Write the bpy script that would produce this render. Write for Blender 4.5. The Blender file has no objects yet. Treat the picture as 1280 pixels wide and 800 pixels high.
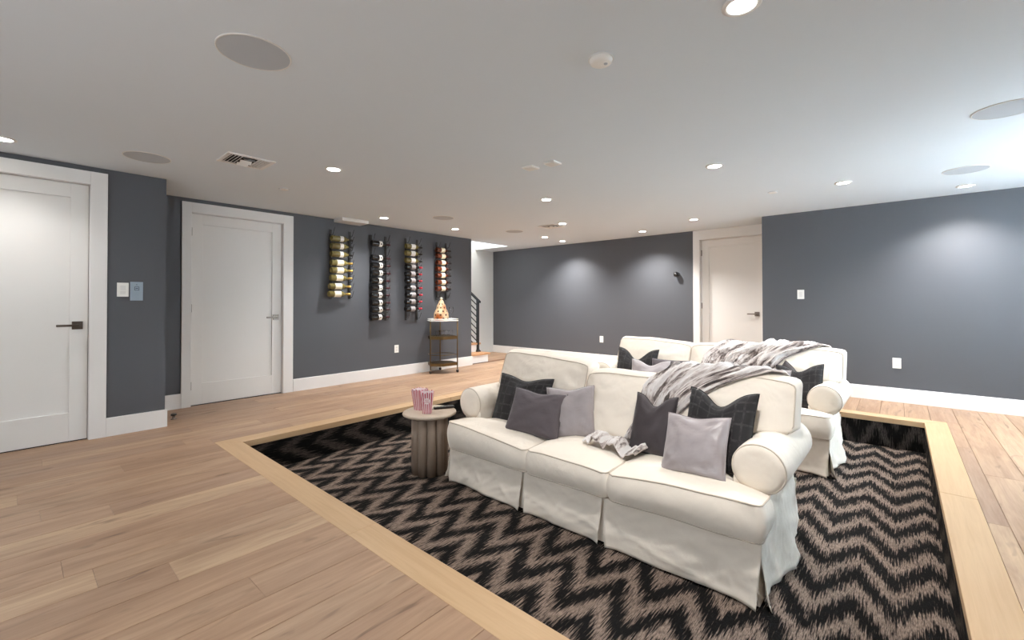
import bpy, bmesh, math, random
import numpy as np
from mathutils import Vector, Matrix, noise
from mathutils.bvhtree import BVHTree

random.seed(7)
PI = math.pi
SC = bpy.context.scene
COL = SC.collection

# ------------------------------------------------------------------ camera
CAM_H = 1.15
yaw, pitch, roll = -0.720297, 0.0107698, -0.00130687
fwd = Vector((math.sin(yaw) * math.cos(pitch), math.cos(yaw) * math.cos(pitch), math.sin(pitch)))
rgt = Vector((math.cos(yaw), -math.sin(yaw), 0))
upv = rgt.cross(fwd)
r2 = rgt * math.cos(roll) + upv * math.sin(roll)
u2 = upv * math.cos(roll) - rgt * math.sin(roll)
camd = bpy.data.cameras.new('camera')
camd.sensor_width = 36.0
camd.lens = 549.613 / 1280 * 36
camd.shift_y = -(400 - 370.99) / 1280
camd.clip_start = 0.05
cam = bpy.data.objects.new('camera', camd)
COL.objects.link(cam)
m3 = Matrix((r2, u2, -fwd)).transposed()
cam.matrix_world = Matrix.Translation((0, 0, CAM_H)) @ m3.to_4x4()
SC.camera = cam

# ------------------------------------------------------------------ world, exposure, daylight
w = bpy.data.worlds.new('world'); SC.world = w
w.use_nodes = True
bgn = w.node_tree.nodes['Background']
bgn.inputs[0].default_value = (0.75, 0.87, 1.0, 1)
bgn.inputs[1].default_value = 1.0
SC.view_settings.view_transform = 'Standard'
SC.view_settings.look = 'None'
SC.view_settings.gamma = 1.0
SC.view_settings.exposure = 1.36
SC.cycles.use_denoising = True
SC.cycles.max_bounces = 10
SC.cycles.diffuse_bounces = 6
SC.cycles.sample_clamp_indirect = 8.0

DAY_W = 50.0        # daylight through the window in the right wall
DOWN_W = 26.0        # each recessed downlight


def area_light(name, loc, rot, sx, sy, power, col):
    l = bpy.data.lights.new(name, 'AREA')
    l.shape = 'RECTANGLE'; l.size = sx; l.size_y = sy; l.energy = power; l.color = col
    o = bpy.data.objects.new(name, l); COL.objects.link(o)
    o.location = loc; o.rotation_euler = rot
    return o


# daylight outside the right window; the second lamp is fill added behind the camera
area_light('window_daylight', (2.28, 5.0, 1.5), (0, PI / 2, 0), 1.2, 2.0, DAY_W, (0.74, 0.89, 1.0))
area_light('window_daylight.001', (-1.3, -2.68, 1.35), (PI / 2, 0, 0), 3.2, 1.5, 20.0, (1.0, 0.98, 0.96))


# ------------------------------------------------------------------ helpers
def link(o, parent=None):
    COL.objects.link(o)
    if parent is not None:
        o.parent = parent
    return o


def obj(name, bm, mat, parent=None, smooth=True, loc=None, rot=None):
    me = bpy.data.meshes.new(name)
    bm.to_mesh(me); bm.free()
    for mm in (mat if isinstance(mat, (list, tuple)) else [mat]):
        me.materials.append(mm)
    if smooth:
        me.polygons.foreach_set('use_smooth', [True] * len(me.polygons))
    o = bpy.data.objects.new(name, me)
    if loc is not None: o.location = loc
    if rot is not None: o.rotation_euler = rot
    return link(o, parent)


def obj_copy(src, parent, loc=None):
    c = src.copy(); COL.objects.link(c); c.parent = parent
    if loc is not None: c.location = loc
    return c


def tag(o, label, cat, group=None):
    o['label'] = label; o['category'] = cat
    if group: o['group'] = group
    return o


def thing(name, label, cat, loc=(0, 0, 0), rotz=0.0, group=None, rot=None):
    o = bpy.data.objects.new(name, None); COL.objects.link(o)
    o.empty_display_size = 0.05
    o.location = loc
    o.rotation_euler = rot if rot else (0, 0, rotz)
    return tag(o, label, cat, group)


def struct(o):
    o['kind'] = 'structure'
    return o


def struct_empty(name, loc=(0, 0, 0), rotz=0.0):
    o = bpy.data.objects.new(name, None); COL.objects.link(o)
    o.empty_display_size = 0.05
    o.location = loc; o.rotation_euler = (0, 0, rotz)
    return struct(o)


def copy_tree(o, parent=None):
    c = o.copy(); COL.objects.link(c); c.parent = parent
    for ch in list(o.children):
        copy_tree(ch, c)
    return c


def box(bm, x0, x1, y0, y1, z0, z1, bevel=0.0):
    vs = [bm.verts.new((x, y, z)) for x in (x0, x1) for y in (y0, y1) for z in (z0, z1)]
    fs = []
    for q in ((0, 1, 3, 2), (4, 6, 7, 5), (0, 4, 5, 1), (2, 3, 7, 6), (0, 2, 6, 4), (1, 5, 7, 3)):
        fs.append(bm.faces.new([vs[i] for i in q]))
    if bevel > 0:
        es = list({e for f in fs for e in f.edges})
        bmesh.ops.bevel(bm, geom=es, offset=bevel, segments=2, affect='EDGES', profile=0.5)
    return bm


def bx(*a, bevel=0.0):
    return box(bmesh.new(), *a, bevel=bevel)


def lathe(bm, prof, seg=24, cap=True, centre=(0, 0, 0), axis='z'):
    rings = []
    for r, h in prof:
        ring = []
        for k in range(seg):
            a = 2 * PI * k / seg
            p = (r * math.cos(a), r * math.sin(a), h)
            if axis == 'y': p = (p[0], h, p[1])
            if axis == 'x': p = (h, p[0], p[1])
            ring.append(bm.verts.new((p[0] + centre[0], p[1] + centre[1], p[2] + centre[2])))
        rings.append(ring)
    for a, b in zip(rings, rings[1:]):
        for k in range(seg):
            bm.faces.new((a[k], a[(k + 1) % seg], b[(k + 1) % seg], b[k]))
    if cap:
        bm.faces.new(rings[0][::-1]); bm.faces.new(rings[-1])
    bmesh.ops.recalc_face_normals(bm, faces=bm.faces)
    return bm


def tube(bm, pts, r, seg=8, closed=False):
    pts = [Vector(p) for p in pts]
    n = len(pts); rings = []
    ref = None
    for i, p in enumerate(pts):
        a = pts[(i - 1) % n] if (closed or i > 0) else p
        b = pts[(i + 1) % n] if (closed or i < n - 1) else p
        t = (b - a)
        t = t.normalized() if t.length > 1e-9 else Vector((0, 0, 1))
        if ref is None:
            ref = Vector((0, 0, 1)) if abs(t.z) < 0.9 else Vector((1, 0, 0))
        s = t.cross(ref)
        if s.length < 1e-6:
            s = t.cross(Vector((1, 0.3, 0.2)))
        s.normalize(); q = s.cross(t).normalized(); ref = q
        rr = r[i] if isinstance(r, (list, tuple)) else r
        rings.append([bm.verts.new(p + (s * math.cos(2 * PI * k / seg) + q * math.sin(2 * PI * k / seg)) * rr) for k in range(seg)])
    for i in range(n if closed else n - 1):
        a, b = rings[i], rings[(i + 1) % n]
        for k in range(seg):
            bm.faces.new((a[k], b[k], b[(k + 1) % seg], a[(k + 1) % seg]))
    if not closed:
        bm.faces.new(rings[0]); bm.faces.new(rings[-1][::-1])
    bmesh.ops.recalc_face_normals(bm, faces=bm.faces)
    return bm


def cubegrid(nx, ny, nz, f, us=None, vs=None, ws=None):
    """closed box-shaped grid surface, mapped by f(u, v, w), each in -1..1"""
    bm = bmesh.new(); d = {}
    U = us or [-1 + 2 * i / nx for i in range(nx + 1)]
    V = vs or [-1 + 2 * i / ny for i in range(ny + 1)]
    W = ws or [-1 + 2 * i / nz for i in range(nz + 1)]
    nx, ny, nz = len(U) - 1, len(V) - 1, len(W) - 1

    def g(i, j, k):
        if (i, j, k) not in d:
            d[(i, j, k)] = bm.verts.new(f(U[i], V[j], W[k]))
        return d[(i, j, k)]
    for i in range(nx):
        for j in range(ny):
            bm.faces.new((g(i, j, 0), g(i, j + 1, 0), g(i + 1, j + 1, 0), g(i + 1, j, 0)))
            bm.faces.new((g(i, j, nz), g(i + 1, j, nz), g(i + 1, j + 1, nz), g(i, j + 1, nz)))
    for i in range(nx):
        for k in range(nz):
            bm.faces.new((g(i, 0, k), g(i + 1, 0, k), g(i + 1, 0, k + 1), g(i, 0, k + 1)))
            bm.faces.new((g(i, ny, k), g(i, ny, k + 1), g(i + 1, ny, k + 1), g(i + 1, ny, k)))
    for j in range(ny):
        for k in range(nz):
            bm.faces.new((g(0, j, k), g(0, j, k + 1), g(0, j + 1, k + 1), g(0, j + 1, k)))
            bm.faces.new((g(nx, j, k), g(nx, j + 1, k), g(nx, j + 1, k + 1), g(nx, j, k + 1)))
    bmesh.ops.recalc_face_normals(bm, faces=bm.faces)
    return bm


def dense(n, k=0.6):
    return [math.copysign(abs(math.sin(t * PI / 2)), t) * k + t * (1 - k) for t in [-1 + 2 * i / n for i in range(n + 1)]]


def sstep(a, b, x):
    t = max(0.0, min(1.0, (x - a) / (b - a)))
    return t * t * (3 - 2 * t)


def lerp(a, b, t):
    return a + (b - a) * t


def nz3(x, y, z):
    return noise.noise(Vector((x, y, z)))


def crease(x, y, z):
    """soft ridged noise: long shallow cloth creases, about 0..1"""
    a = 1 - min(1.0, abs(nz3(x, y, z)) * 3.2)
    return a * a


# ------------------------------------------------------------------ materials
class NB:
    """small wrapper to write node trees as expressions"""
    def __init__(self, name):
        self.m = bpy.data.materials.new(name); self.m.use_nodes = True
        self.t = self.m.node_tree
        self.p = self.t.nodes['Principled BSDF']

    def node(self, typ, **kw):
        n = self.t.nodes.new(typ)
        for k, v in kw.items(): setattr(n, k, v)
        return n

    def put(self, sock, v):
        if isinstance(v, bpy.types.NodeSocket): self.t.links.new(v, sock)
        else: sock.default_value = v

    def math(self, op, a, b=0.0, c=0.0):
        n = self.node('ShaderNodeMath', operation=op)
        self.put(n.inputs[0], a); self.put(n.inputs[1], b); self.put(n.inputs[2], c)
        return n.outputs[0]

    def mix(self, f, a, b, blend='MIX'):
        n = self.node('ShaderNodeMix', data_type='RGBA', blend_type=blend)
        self.put(n.inputs[0], f); self.put(n.inputs[6], a); self.put(n.inputs[7], b)
        return n.outputs[2]

    def noise(self, vec, scale, detail=3.0, rough=0.55, dist=0.0):
        n = self.node('ShaderNodeTexNoise')
        if vec is not None: self.put(n.inputs['Vector'], vec)
        n.inputs['Scale'].default_value = scale; n.inputs['Detail'].default_value = detail
        n.inputs['Roughness'].default_value = rough; n.inputs['Distortion'].default_value = dist
        return n.outputs[0]

    def ramp(self, f, pts, interp='LINEAR'):
        n = self.node('ShaderNodeValToRGB'); self.put(n.inputs[0], f)
        e = n.color_ramp; e.interpolation = interp
        while len(e.elements) < len(pts): e.elements.new(0.5)
        for el, (p, c) in zip(e.elements, pts):
            el.position = p; el.color = (*c, 1) if len(c) == 3 else c
        return n.outputs[0]

    def scale(self, vec, s, off=(0, 0, 0)):
        n = self.node('ShaderNodeMapping'); self.put(n.inputs[0], vec)
        n.inputs['Scale'].default_value = s; n.inputs['Location'].default_value = off
        return n.outputs[0]

    def xyz(self, vec):
        n = self.node('ShaderNodeSeparateXYZ'); self.put(n.inputs[0], vec)
        return n.outputs

    def comb(self, x, y, z):
        n = self.node('ShaderNodeCombineXYZ')
        for i, v in enumerate((x, y, z)): self.put(n.inputs[i], v)
        return n.outputs[0]

    def obj(self): return self.node('ShaderNodeTexCoord').outputs['Object']
    def uv(self): return self.node('ShaderNodeTexCoord').outputs['UV']
    def pos(self): return self.node('ShaderNodeNewGeometry').outputs['Position']

    def bump(self, h, strength=0.3, dist=0.01):
        n = self.node('ShaderNodeBump'); self.put(n.inputs['Height'], h)
        n.inputs['Strength'].default_value = strength; n.inputs['Distance'].default_value = dist
        self.t.links.new(n.outputs[0], self.p.inputs['Normal'])

    def set(self, **kw):
        for k, v in kw.items():
            key = k.replace('_', ' ')
            if key == 'Base Color' and not isinstance(v, bpy.types.NodeSocket) and len(v) == 3: v = (*v, 1)
            self.put(self.p.inputs[key], v)
        return self


def srgb(r, g, b):
    f = lambda c: (c / 255 / 12.92) if c / 255 <= 0.04045 else ((c / 255 + 0.055) / 1.055) ** 2.4
    return (f(r), f(g), f(b))


def plain(name, col, rough=0.5, metal=0.0, **kw):
    b = NB(name); b.set(Base_Color=col, Roughness=rough, Metallic=metal, **kw)
    return b.m


def paint(name, col, rough, bump=0.08, scale=220.0):
    b = NB(name)
    n = b.noise(b.pos(), scale, 2.0)
    big = b.noise(b.pos(), 1.3, 2.0)
    c = b.mix(b.math('MULTIPLY', big, 0.10), (*col, 1), (*[x * 0.86 for x in col], 1))
    b.set(Base_Color=c, Roughness=rough)
    b.bump(n, bump, 0.002)
    return b.m


M = {}
M['wall'] = paint('slate_wall_paint', srgb(85, 87, 92), 0.5)
M['wall_light'] = paint('pale_wall_paint', srgb(205, 206, 205), 0.6)
M['ceiling'] = paint('ceiling_paint', srgb(220, 229, 236), 0.8, 0.05)
M['trim'] = paint('white_trim_paint', srgb(232, 230, 227), 0.35, 0.02)
M['door'] = paint('white_door_paint', srgb(232, 230, 226), 0.38, 0.02)
M['white_plastic'] = plain('white_plastic', srgb(238, 237, 232), 0.35)
M['white_metal'] = plain('white_enamel', srgb(225, 224, 221), 0.4)
M['speaker_grey'] = plain('speaker_grille', srgb(184, 190, 196), 0.8)
M['dark_gap'] = plain('dark_gap', (0.012, 0.012, 0.012), 0.9)
M['nickel'] = plain('brushed_nickel', srgb(128, 119, 111), 0.34, 1.0)
M['black_metal'] = plain('black_powder_coat', (0.012, 0.012, 0.013), 0.45)
M['black_gloss'] = plain('black_plastic', (0.012, 0.012, 0.013), 0.3)
M['card_blue'] = plain('blue_grey_card', srgb(150, 165, 178), 0.5)
M['card_ink'] = plain('card_ink', srgb(70, 80, 92), 0.6)
M['brass'] = plain('antique_brass', srgb(112, 92, 62), 0.38, 1.0)
M['chrome'] = plain('bright_metal_rim', srgb(225, 225, 225), 0.18, 1.0)
M['rubber'] = plain('dark_rubber', (0.02, 0.02, 0.02), 0.6)
M['mirror_top'] = plain('marbled_tray_top', srgb(222, 222, 222), 0.15)

b = NB('lamp_lens')
b.set(Base_Color=(1, 1, 1), Emission_Color=(1.0, 0.95, 0.87, 1), Emission_Strength=14.0)
M['lens'] = b.m

# oak planks: one tone per plank from the object's own colour
b = NB('oak_plank')
oi = b.node('ShaderNodeObjectInfo')
ps = b.xyz(b.pos())
rnd = oi.outputs['Random']
vec = b.comb(b.math('ADD', ps[0], b.math('MULTIPLY', rnd, 37.0)), b.math('ADD', ps[1], b.math('MULTIPLY', rnd, 91.0)), ps[2])
grain = b.noise(b.scale(vec, (60, 2.6, 1)), 1.0, 6.0, 0.62, 0.8)
broad = b.ramp(b.noise(b.scale(vec, (9.0, 1.1, 1)), 1.0, 4.0, 0.6, 1.4), [(0.34, (0, 0, 0)), (0.68, (1, 1, 1))])
knot = b.noise(b.scale(vec, (12.0, 2.6, 1)), 1.0, 2.0, 0.5, 1.2)
c = b.mix(b.math('MULTIPLY', broad, 0.60), oi.outputs['Color'], (*srgb(138, 105, 82), 1))
c = b.mix(b.ramp(grain, [(0.40, (0.0, 0, 0)), (0.78, (0.30, 0.30, 0.30))]), c, (*srgb(118, 87, 67), 1))
c = b.mix(b.ramp(knot, [(0.63, (0, 0, 0)), (0.76, (0.62, 0.62, 0.62))]), c, (*srgb(84, 62, 49), 1))
b.set(Base_Color=c, Roughness=b.math('ADD', 0.36, b.math('MULTIPLY', grain, 0.2)))
b.bump(grain, 0.12, 0.003)
M['plank'] = b.m

b = NB('pale_oak_border')
ob = b.obj()
oi = b.node('ShaderNodeObjectInfo')
g1 = b.noise(b.scale(ob, (2.2, 48, 48)), 1.0, 5.0, 0.6, 0.7)
g2 = b.noise(b.scale(ob, (1.2, 7, 7)), 1.0, 3.0, 0.6, 0.5)
c = b.mix(b.math('MULTIPLY', g2, 0.6), (*srgb(204, 172, 134), 1), (*srgb(180, 146, 108), 1))
c = b.mix(b.ramp(g1, [(0.4, (0, 0, 0)), (0.75, (0.45, 0.45, 0.45))]), c, (*srgb(172, 136, 98), 1))
b.set(Base_Color=c, Roughness=0.42)
b.bump(g1, 0.08, 0.002)
M['border'] = b.m

M['stair_wood'] = plain('stair_oak', srgb(190, 145, 105), 0.45)
M['subfloor'] = plain('subfloor', srgb(110, 80, 60), 0.8)


def carpet(name, plane, light, dark, sy=0.305):
    b = NB(name)
    p = b.xyz(b.pos())
    if plane == 'xy': a, s = p[0], p[1]
    elif plane == 'xz': a, s = p[0], b.math('ADD', p[2], 0.11)
    else: a, s = p[2], p[1]
    if plane == 'yz':
        # left and right risers: the zigzag runs along y
        tri = b.math('PINGPONG', b.math('ADD', a, 0.288), 0.15)
        jit_v = b.comb(b.math('MULTIPLY', a, 150.0), b.math('MULTIPLY', s, 9.0), 0.0)
    else:
        tri = b.math('PINGPONG', b.math('ADD', a, 6.175), 0.15)
        jit_v = b.comb(b.math('MULTIPLY', a, 150.0), b.math('MULTIPLY', s, 9.0), 0.0)
    wob = b.noise(b.pos(), 3.2, 2.0)
    jit = b.noise(jit_v, 1.0, 2.0, 0.6)
    tri_s = b.math('MULTIPLY', tri, 0.28 / 0.15)
    ph = b.math('ADD', s, tri_s)
    ph = b.math('ADD', ph, b.math('MULTIPLY', b.math('SUBTRACT', wob, 0.5), 0.10))
    ph = b.math('ADD', ph, b.math('MULTIPLY', b.math('SUBTRACT', jit, 0.5), 0.42))
    st = b.math('PINGPONG', b.math('ADD', ph, 19.93), sy / 2)
    st = b.math('DIVIDE', st, sy / 2)
    f = b.ramp(st, [(0.40, (0, 0, 0)), (0.60, (0.45, 0.45, 0.45)), (0.84, (1, 1, 1))])
    fib = b.noise(b.comb(b.math('MULTIPLY', a, 260.0), b.math('MULTIPLY', s, 36.0), 0.0), 1.0, 2.0, 0.7)
    patch = b.noise(b.pos(), 5.0, 3.0)
    light = tuple(light)
    f = b.math('MULTIPLY', f, b.math('ADD', 0.62, b.math('MULTIPLY', patch, 0.76)))
    lt = b.mix(b.ramp(fib, [(0.34, (0.95, 0.95, 0.95)), (0.60, (0, 0, 0))]), (*light, 1), (*[x * 0.30 for x in light], 1))
    dk = b.mix(b.ramp(fib, [(0.62, (0, 0, 0)), (0.80, (0.4, 0.4, 0.4))]), (*dark, 1), (*[x * 0.35 for x in light], 1))
    c = b.mix(f, dk, lt)
    b.set(Base_Color=c, Roughness=0.95)
    b.p.inputs['Specular IOR Level'].default_value = 0.1
    b.bump(fib, 0.7, 0.012)
    return b.m


M['carpet'] = carpet('zigzag_carpet', 'xy', srgb(160, 141, 128), (0.010, 0.0095, 0.0095))
M['carpet_yz'] = carpet('zigzag_carpet_side_shaded', 'yz', srgb(82, 74, 69), (0.006, 0.006, 0.006))  # same carpet as the floor; riser shade and pile darkness put into its colour
M['carpet_xz'] = carpet('zigzag_carpet_end_shaded', 'xz', srgb(82, 76, 73), (0.006, 0.006, 0.006))  # end risers likewise carry their shade in the darker colour

# cream canvas slip cover
b = NB('cream_canvas')
ob = b.obj()
weave = b.noise(b.scale(ob, (420, 420, 420)), 1.0, 2.0)
wr = b.noise(b.scale(ob, (5, 5, 3.2)), 1.0, 3.0, 0.5, 0.35)
soft = b.noise(ob, 3.0, 2.0)
c = b.mix(b.math('MULTIPLY', soft, 0.25), (*srgb(238, 228, 214), 1), (*srgb(225, 214, 200), 1))
b.set(Base_Color=c, Roughness=0.88, Sheen_Weight=0.15)
h = b.math('ADD', b.math('MULTIPLY', weave, 0.03), wr)
b.bump(h, 0.6, 0.03)
M['canvas'] = b.m
M['piping'] = plain('canvas_piping', srgb(205, 192, 176), 0.9)


def velvet(name, col, rough=0.75, sheen=0.5):
    b = NB(name)
    ob = b.obj()
    n = b.noise(ob, 7.0, 3.0, 0.6, 0.6)
    n2 = b.noise(b.scale(ob, (300, 300, 300)), 1.0, 1.0)
    c = b.mix(n, (*[x * 0.82 for x in col], 1), (*[min(1, x * 1.15) for x in col], 1))
    b.set(Base_Color=c, Roughness=rough, Sheen_Weight=sheen, Sheen_Roughness=0.4)
    b.bump(b.math('ADD', n, b.math('MULTIPLY', n2, 0.05)), 0.30, 0.02)
    return b.m


M['plum'] = velvet('plum_grey_velvet', srgb(88, 80, 84), 0.7, 0.3)
M['charcoal'] = velvet('charcoal_velvet', srgb(62, 55, 58), 0.7, 0.2)
M['grey_velvet'] = velvet('grey_velvet', srgb(158, 150, 151), 0.6, 0.4)
M['silver_satin'] = velvet('silver_satin', srgb(163, 155, 156), 0.36, 0.4)

b = NB('black_plaid')
uv = b.xyz(b.uv())
ob = b.obj()


def lines(coord, centres, wdt):
    d = b.math('ABSOLUTE', b.math('SUBTRACT', coord, 0.5))
    tot = None
    for cc in centres:
        k = b.math('LESS_THAN', b.math('ABSOLUTE', b.math('SUBTRACT', d, cc)), wdt)
        tot = k if tot is None else b.math('MAXIMUM', tot, k)
    return tot


lu = lines(uv[0], (0.385, 0.27, 0.10), 0.014)
lv = lines(uv[1], (0.385, 0.27, 0.10), 0.014)
brk = b.noise(b.scale(ob, (60, 60, 60)), 1.0, 2.0)
ln = b.math('MULTIPLY', b.math('MAXIMUM', lu, lv), b.ramp(brk, [(0.38, (0.15, 0.15, 0.15)), (0.62, (0.9, 0.9, 0.9))]))
c = b.mix(ln, (0.012, 0.011, 0.012, 1), (*srgb(62, 58, 60), 1))
b.set(Base_Color=c, Roughness=0.8, Sheen_Weight=0.12)
b.bump(b.noise(ob, 8.0, 3.0), 0.3, 0.015)
M['plaid'] = b.m

# faux fur throw: streaks of dark tips on cream
b = NB('faux_fur')
uv = b.uv()
u = b.xyz(uv)
warp = b.noise(b.scale(uv, (3, 3, 1)), 1.0, 2.0)
vv = b.comb(b.math('ADD', u[0], b.math('MULTIPLY', warp, 0.10)), b.math('ADD', u[1], b.math('MULTIPLY', warp, 0.22)), 0.0)
s1 = b.noise(b.scale(vv, (11.0, 5.0, 1)), 1.0, 3.0, 0.6, 0.6)
s2 = b.noise(b.scale(vv, (60.0, 26.0, 1)), 1.0, 3.0, 0.65)
s3 = b.noise(b.scale(vv, (2.2, 3.5, 1), (3, 7, 0)), 1.0, 2.0)
hair = b.noise(b.scale(vv, (60.0, 420.0, 1)), 1.0, 2.0, 0.7)
f = b.math('ADD', b.math('MULTIPLY', s1, 0.75), b.math('MULTIPLY', s2, 0.25))
f = b.math('ADD', f, b.math('MULTIPLY', b.math('SUBTRACT', s3, 0.5), 0.25))
c = b.ramp(f, [(0.45, srgb(248, 243, 240)), (0.51, srgb(218, 206, 200)), (0.57, srgb(122, 108, 103)), (0.63, srgb(40, 34, 33))])
c = b.mix(b.math('MULTIPLY', hair, 0.2), c, (*srgb(120, 108, 104), 1))
b.set(Base_Color=c, Roughness=0.9, Sheen_Weight=0.5, Sheen_Roughness=0.5)
b.bump(b.math('ADD', s2, hair), 0.6, 0.012)
M['fur'] = b.m

# fluted side table
b = NB('greyed_wood')
ob = b.obj()
g = b.noise(b.scale(ob, (30, 30, 3)), 1.0, 5.0, 0.6, 0.5)
b.set(Base_Color=b.mix(g, (*srgb(166, 148, 132), 1), (*srgb(134, 116, 101), 1)), Roughness=0.6)
b.bump(g, 0.1, 0.003)
M['table_wood'] = b.m
b = NB('table_top_wood')
ob = b.obj()
g = b.noise(b.scale(ob, (4, 30, 10)), 1.0, 5.0, 0.6, 0.5)
b.set(Base_Color=b.mix(g, (*srgb(205, 190, 172), 1), (*srgb(178, 160, 141), 1)), Roughness=0.45)
M['table_top'] = b.m

b = NB('red_striped_card')
uv = b.xyz(b.uv())
st = b.math('PINGPONG', b.math('MULTIPLY', uv[0], 5.5), 0.5)
b.set(Base_Color=b.mix(b.math('LESS_THAN', st, 0.25), (*srgb(240, 225, 226), 1), (*srgb(188, 52, 76), 1)), Roughness=0.6)
M['stripe'] = b.m
M['paper'] = plain('white_card', srgb(242, 226, 228), 0.7)
M['pink_ink'] = plain('rose_ink', srgb(200, 110, 125), 0.7)

M['glass_white'] = plain('clear_olive_bottle_glass', srgb(158, 146, 88), 0.08, 0.0, Transmission_Weight=0.45, Coat_Weight=0.5)
M['glass_red'] = plain('near_black_bottle_glass', srgb(15, 14, 15), 0.10, 0.0, Coat_Weight=0.4)
M['glass_amber'] = plain('amber_bottle_glass', srgb(110, 52, 30), 0.10, 0.0, Transmission_Weight=0.25, Coat_Weight=0.4)
M['label_cream'] = plain('cream_paper_label', srgb(238, 230, 205), 0.7)
M['label_white'] = plain('white_paper_label', srgb(238, 236, 232), 0.7)
M['label_grey'] = plain('silvery_paper_label', srgb(150, 145, 145), 0.6)
M['cap_black'] = plain('black_foil', (0.012, 0.012, 0.013), 0.35)
M['cap_gold'] = plain('gold_foil', srgb(206, 170, 92), 0.35, 0.7)
M['cap_red'] = plain('red_foil', srgb(190, 30, 52), 0.35)
M['cap_wine'] = plain('wine_foil', srgb(70, 18, 28), 0.4)
b = NB('drinking_glass')
b.set(Base_Color=(1.0, 1.0, 1.0), Roughness=0.02, Transmission_Weight=1.0, IOR=1.12, Specular_IOR_Level=1.0)
M['glass'] = b.m
b = NB('window_glass')
b.set(Base_Color=(0.97, 0.98, 0.98), Roughness=0.0, Transmission_Weight=1.0, IOR=1.0)
M['pane'] = b.m

b = NB('spotted_ceramic')
q = b.xyz(b.obj())
ang = b.math('MULTIPLY', b.math('ARCTAN2', q[1], q[0]), 8 / (2 * PI))
rw = b.math('DIVIDE', q[2], 0.058)
par = b.math('MULTIPLY', b.math('FLOOR', b.math('MODULO', rw, 2.0)), 0.5)
du = b.math('MULTIPLY', b.math('SUBTRACT', b.math('FRACT', b.math('ADD', b.math('ADD', ang, 20.0), par)), 0.5), 0.085)
dv = b.math('MULTIPLY', b.math('SUBTRACT', b.math('FRACT', rw), 0.5), 0.058)
dots = b.math('LESS_THAN', b.math('ADD', b.math('MULTIPLY', du, du), b.math('MULTIPLY', dv, dv)), 0.016 ** 2)
side = b.noise(b.obj(), 5.0, 1.0)
base = b.mix(b.ramp(side, [(0.50, (0, 0, 0)), (0.64, (1, 1, 1))]), (*srgb(214, 184, 146), 1), (*srgb(176, 98, 48), 1))
b.set(Base_Color=b.mix(dots, base, (*srgb(84, 44, 28), 1)), Roughness=0.35)
M['spotted'] = b.m

# ------------------------------------------------------------------ room shell
CZ = 2.29            # ceiling
XL, XF = -5.84, -5.10  # wall with the racks / wall with the nearest door
YB, YR = 7.30, 6.67   # far wall / right wall
XE, YE = 2.1, -2.4    # window wall right of the frame / wall behind the camera
PX0, PX1, PY0, PY1 = -4.055, 0.179, 1.265, 5.697   # sunken pit (inner edge)
PZ = -0.288
BW = 0.16             # width of the pit's border boards

bm = bmesh.new()
X0, X1 = -7.0, XE
OX0, OX1, OY0, OY1 = PX0 - 0.03, PX1 + 0.03, PY0 - 0.03, PY1 + 0.03
for a in ((X0, OX0, YE, 7.5), (OX1, X1, YE, 7.5), (OX0, OX1, YE, OY0), (OX0, OX1, OY1, 7.5)):
    box(bm, *a, -0.10, -0.0125)
floor = struct(obj('floor', bm, M['subfloor'], smooth=False))

# planks, each an object of the floor
pm = bmesh.new()
ch = 0.006
vt = [pm.verts.new((x * (0.5 - c), y * (0.5 - c * 0.05), z)) for z, c in ((0, ch * 1.2), (-0.004 / 0.0125 * 1, 0)) for x, y in ((-1, -1), (1, -1), (1, 1), (-1, 1))]
vb = [pm.verts.new((x * 0.5, y * 0.5, -1)) for x, y in ((-1, -1), (1, -1), (1, 1), (-1, 1))]
pm.faces.new(vt[:4])
for k in range(4):
    pm.faces.new((vt[4 + k], vt[4 + (k + 1) % 4], vt[(k + 1) % 4], vt[k]))
    pm.faces.new((vb[k], vb[(k + 1) % 4], vt[4 + (k + 1) % 4], vt[4 + k]))
bmesh.ops.recalc_face_normals(pm, faces=pm.faces)
plank_me = bpy.data.meshes.new('plank'); pm.to_mesh(plank_me); pm.free()
plank_me.materials.append(M['plank'])
tones = [srgb(184, 154, 126), srgb(179, 148, 121), srgb(188, 157, 129), srgb(174, 143, 117), srgb(182, 150, 122), srgb(171, 141, 117)]
light_tone = srgb(202, 172, 140)
prng = random.Random(11)


def plank(xa, xb, ya, yb, tone=None):
    if yb - ya < 0.03 or xb - xa < 0.02: return
    o = bpy.data.objects.new('plank', plank_me); COL.objects.link(o); o.parent = floor
    o.location = ((xa + xb) / 2, (ya + yb) / 2, 0)
    o.scale = (xb - xa - 0.0012, yb - ya - 0.0005, 0.0125)
    t = tone or prng.choice(tones)
    j = prng.uniform(0.96, 1.03)
    o.color = (t[0] * j, t[1] * j, t[2] * j, 1)


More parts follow.
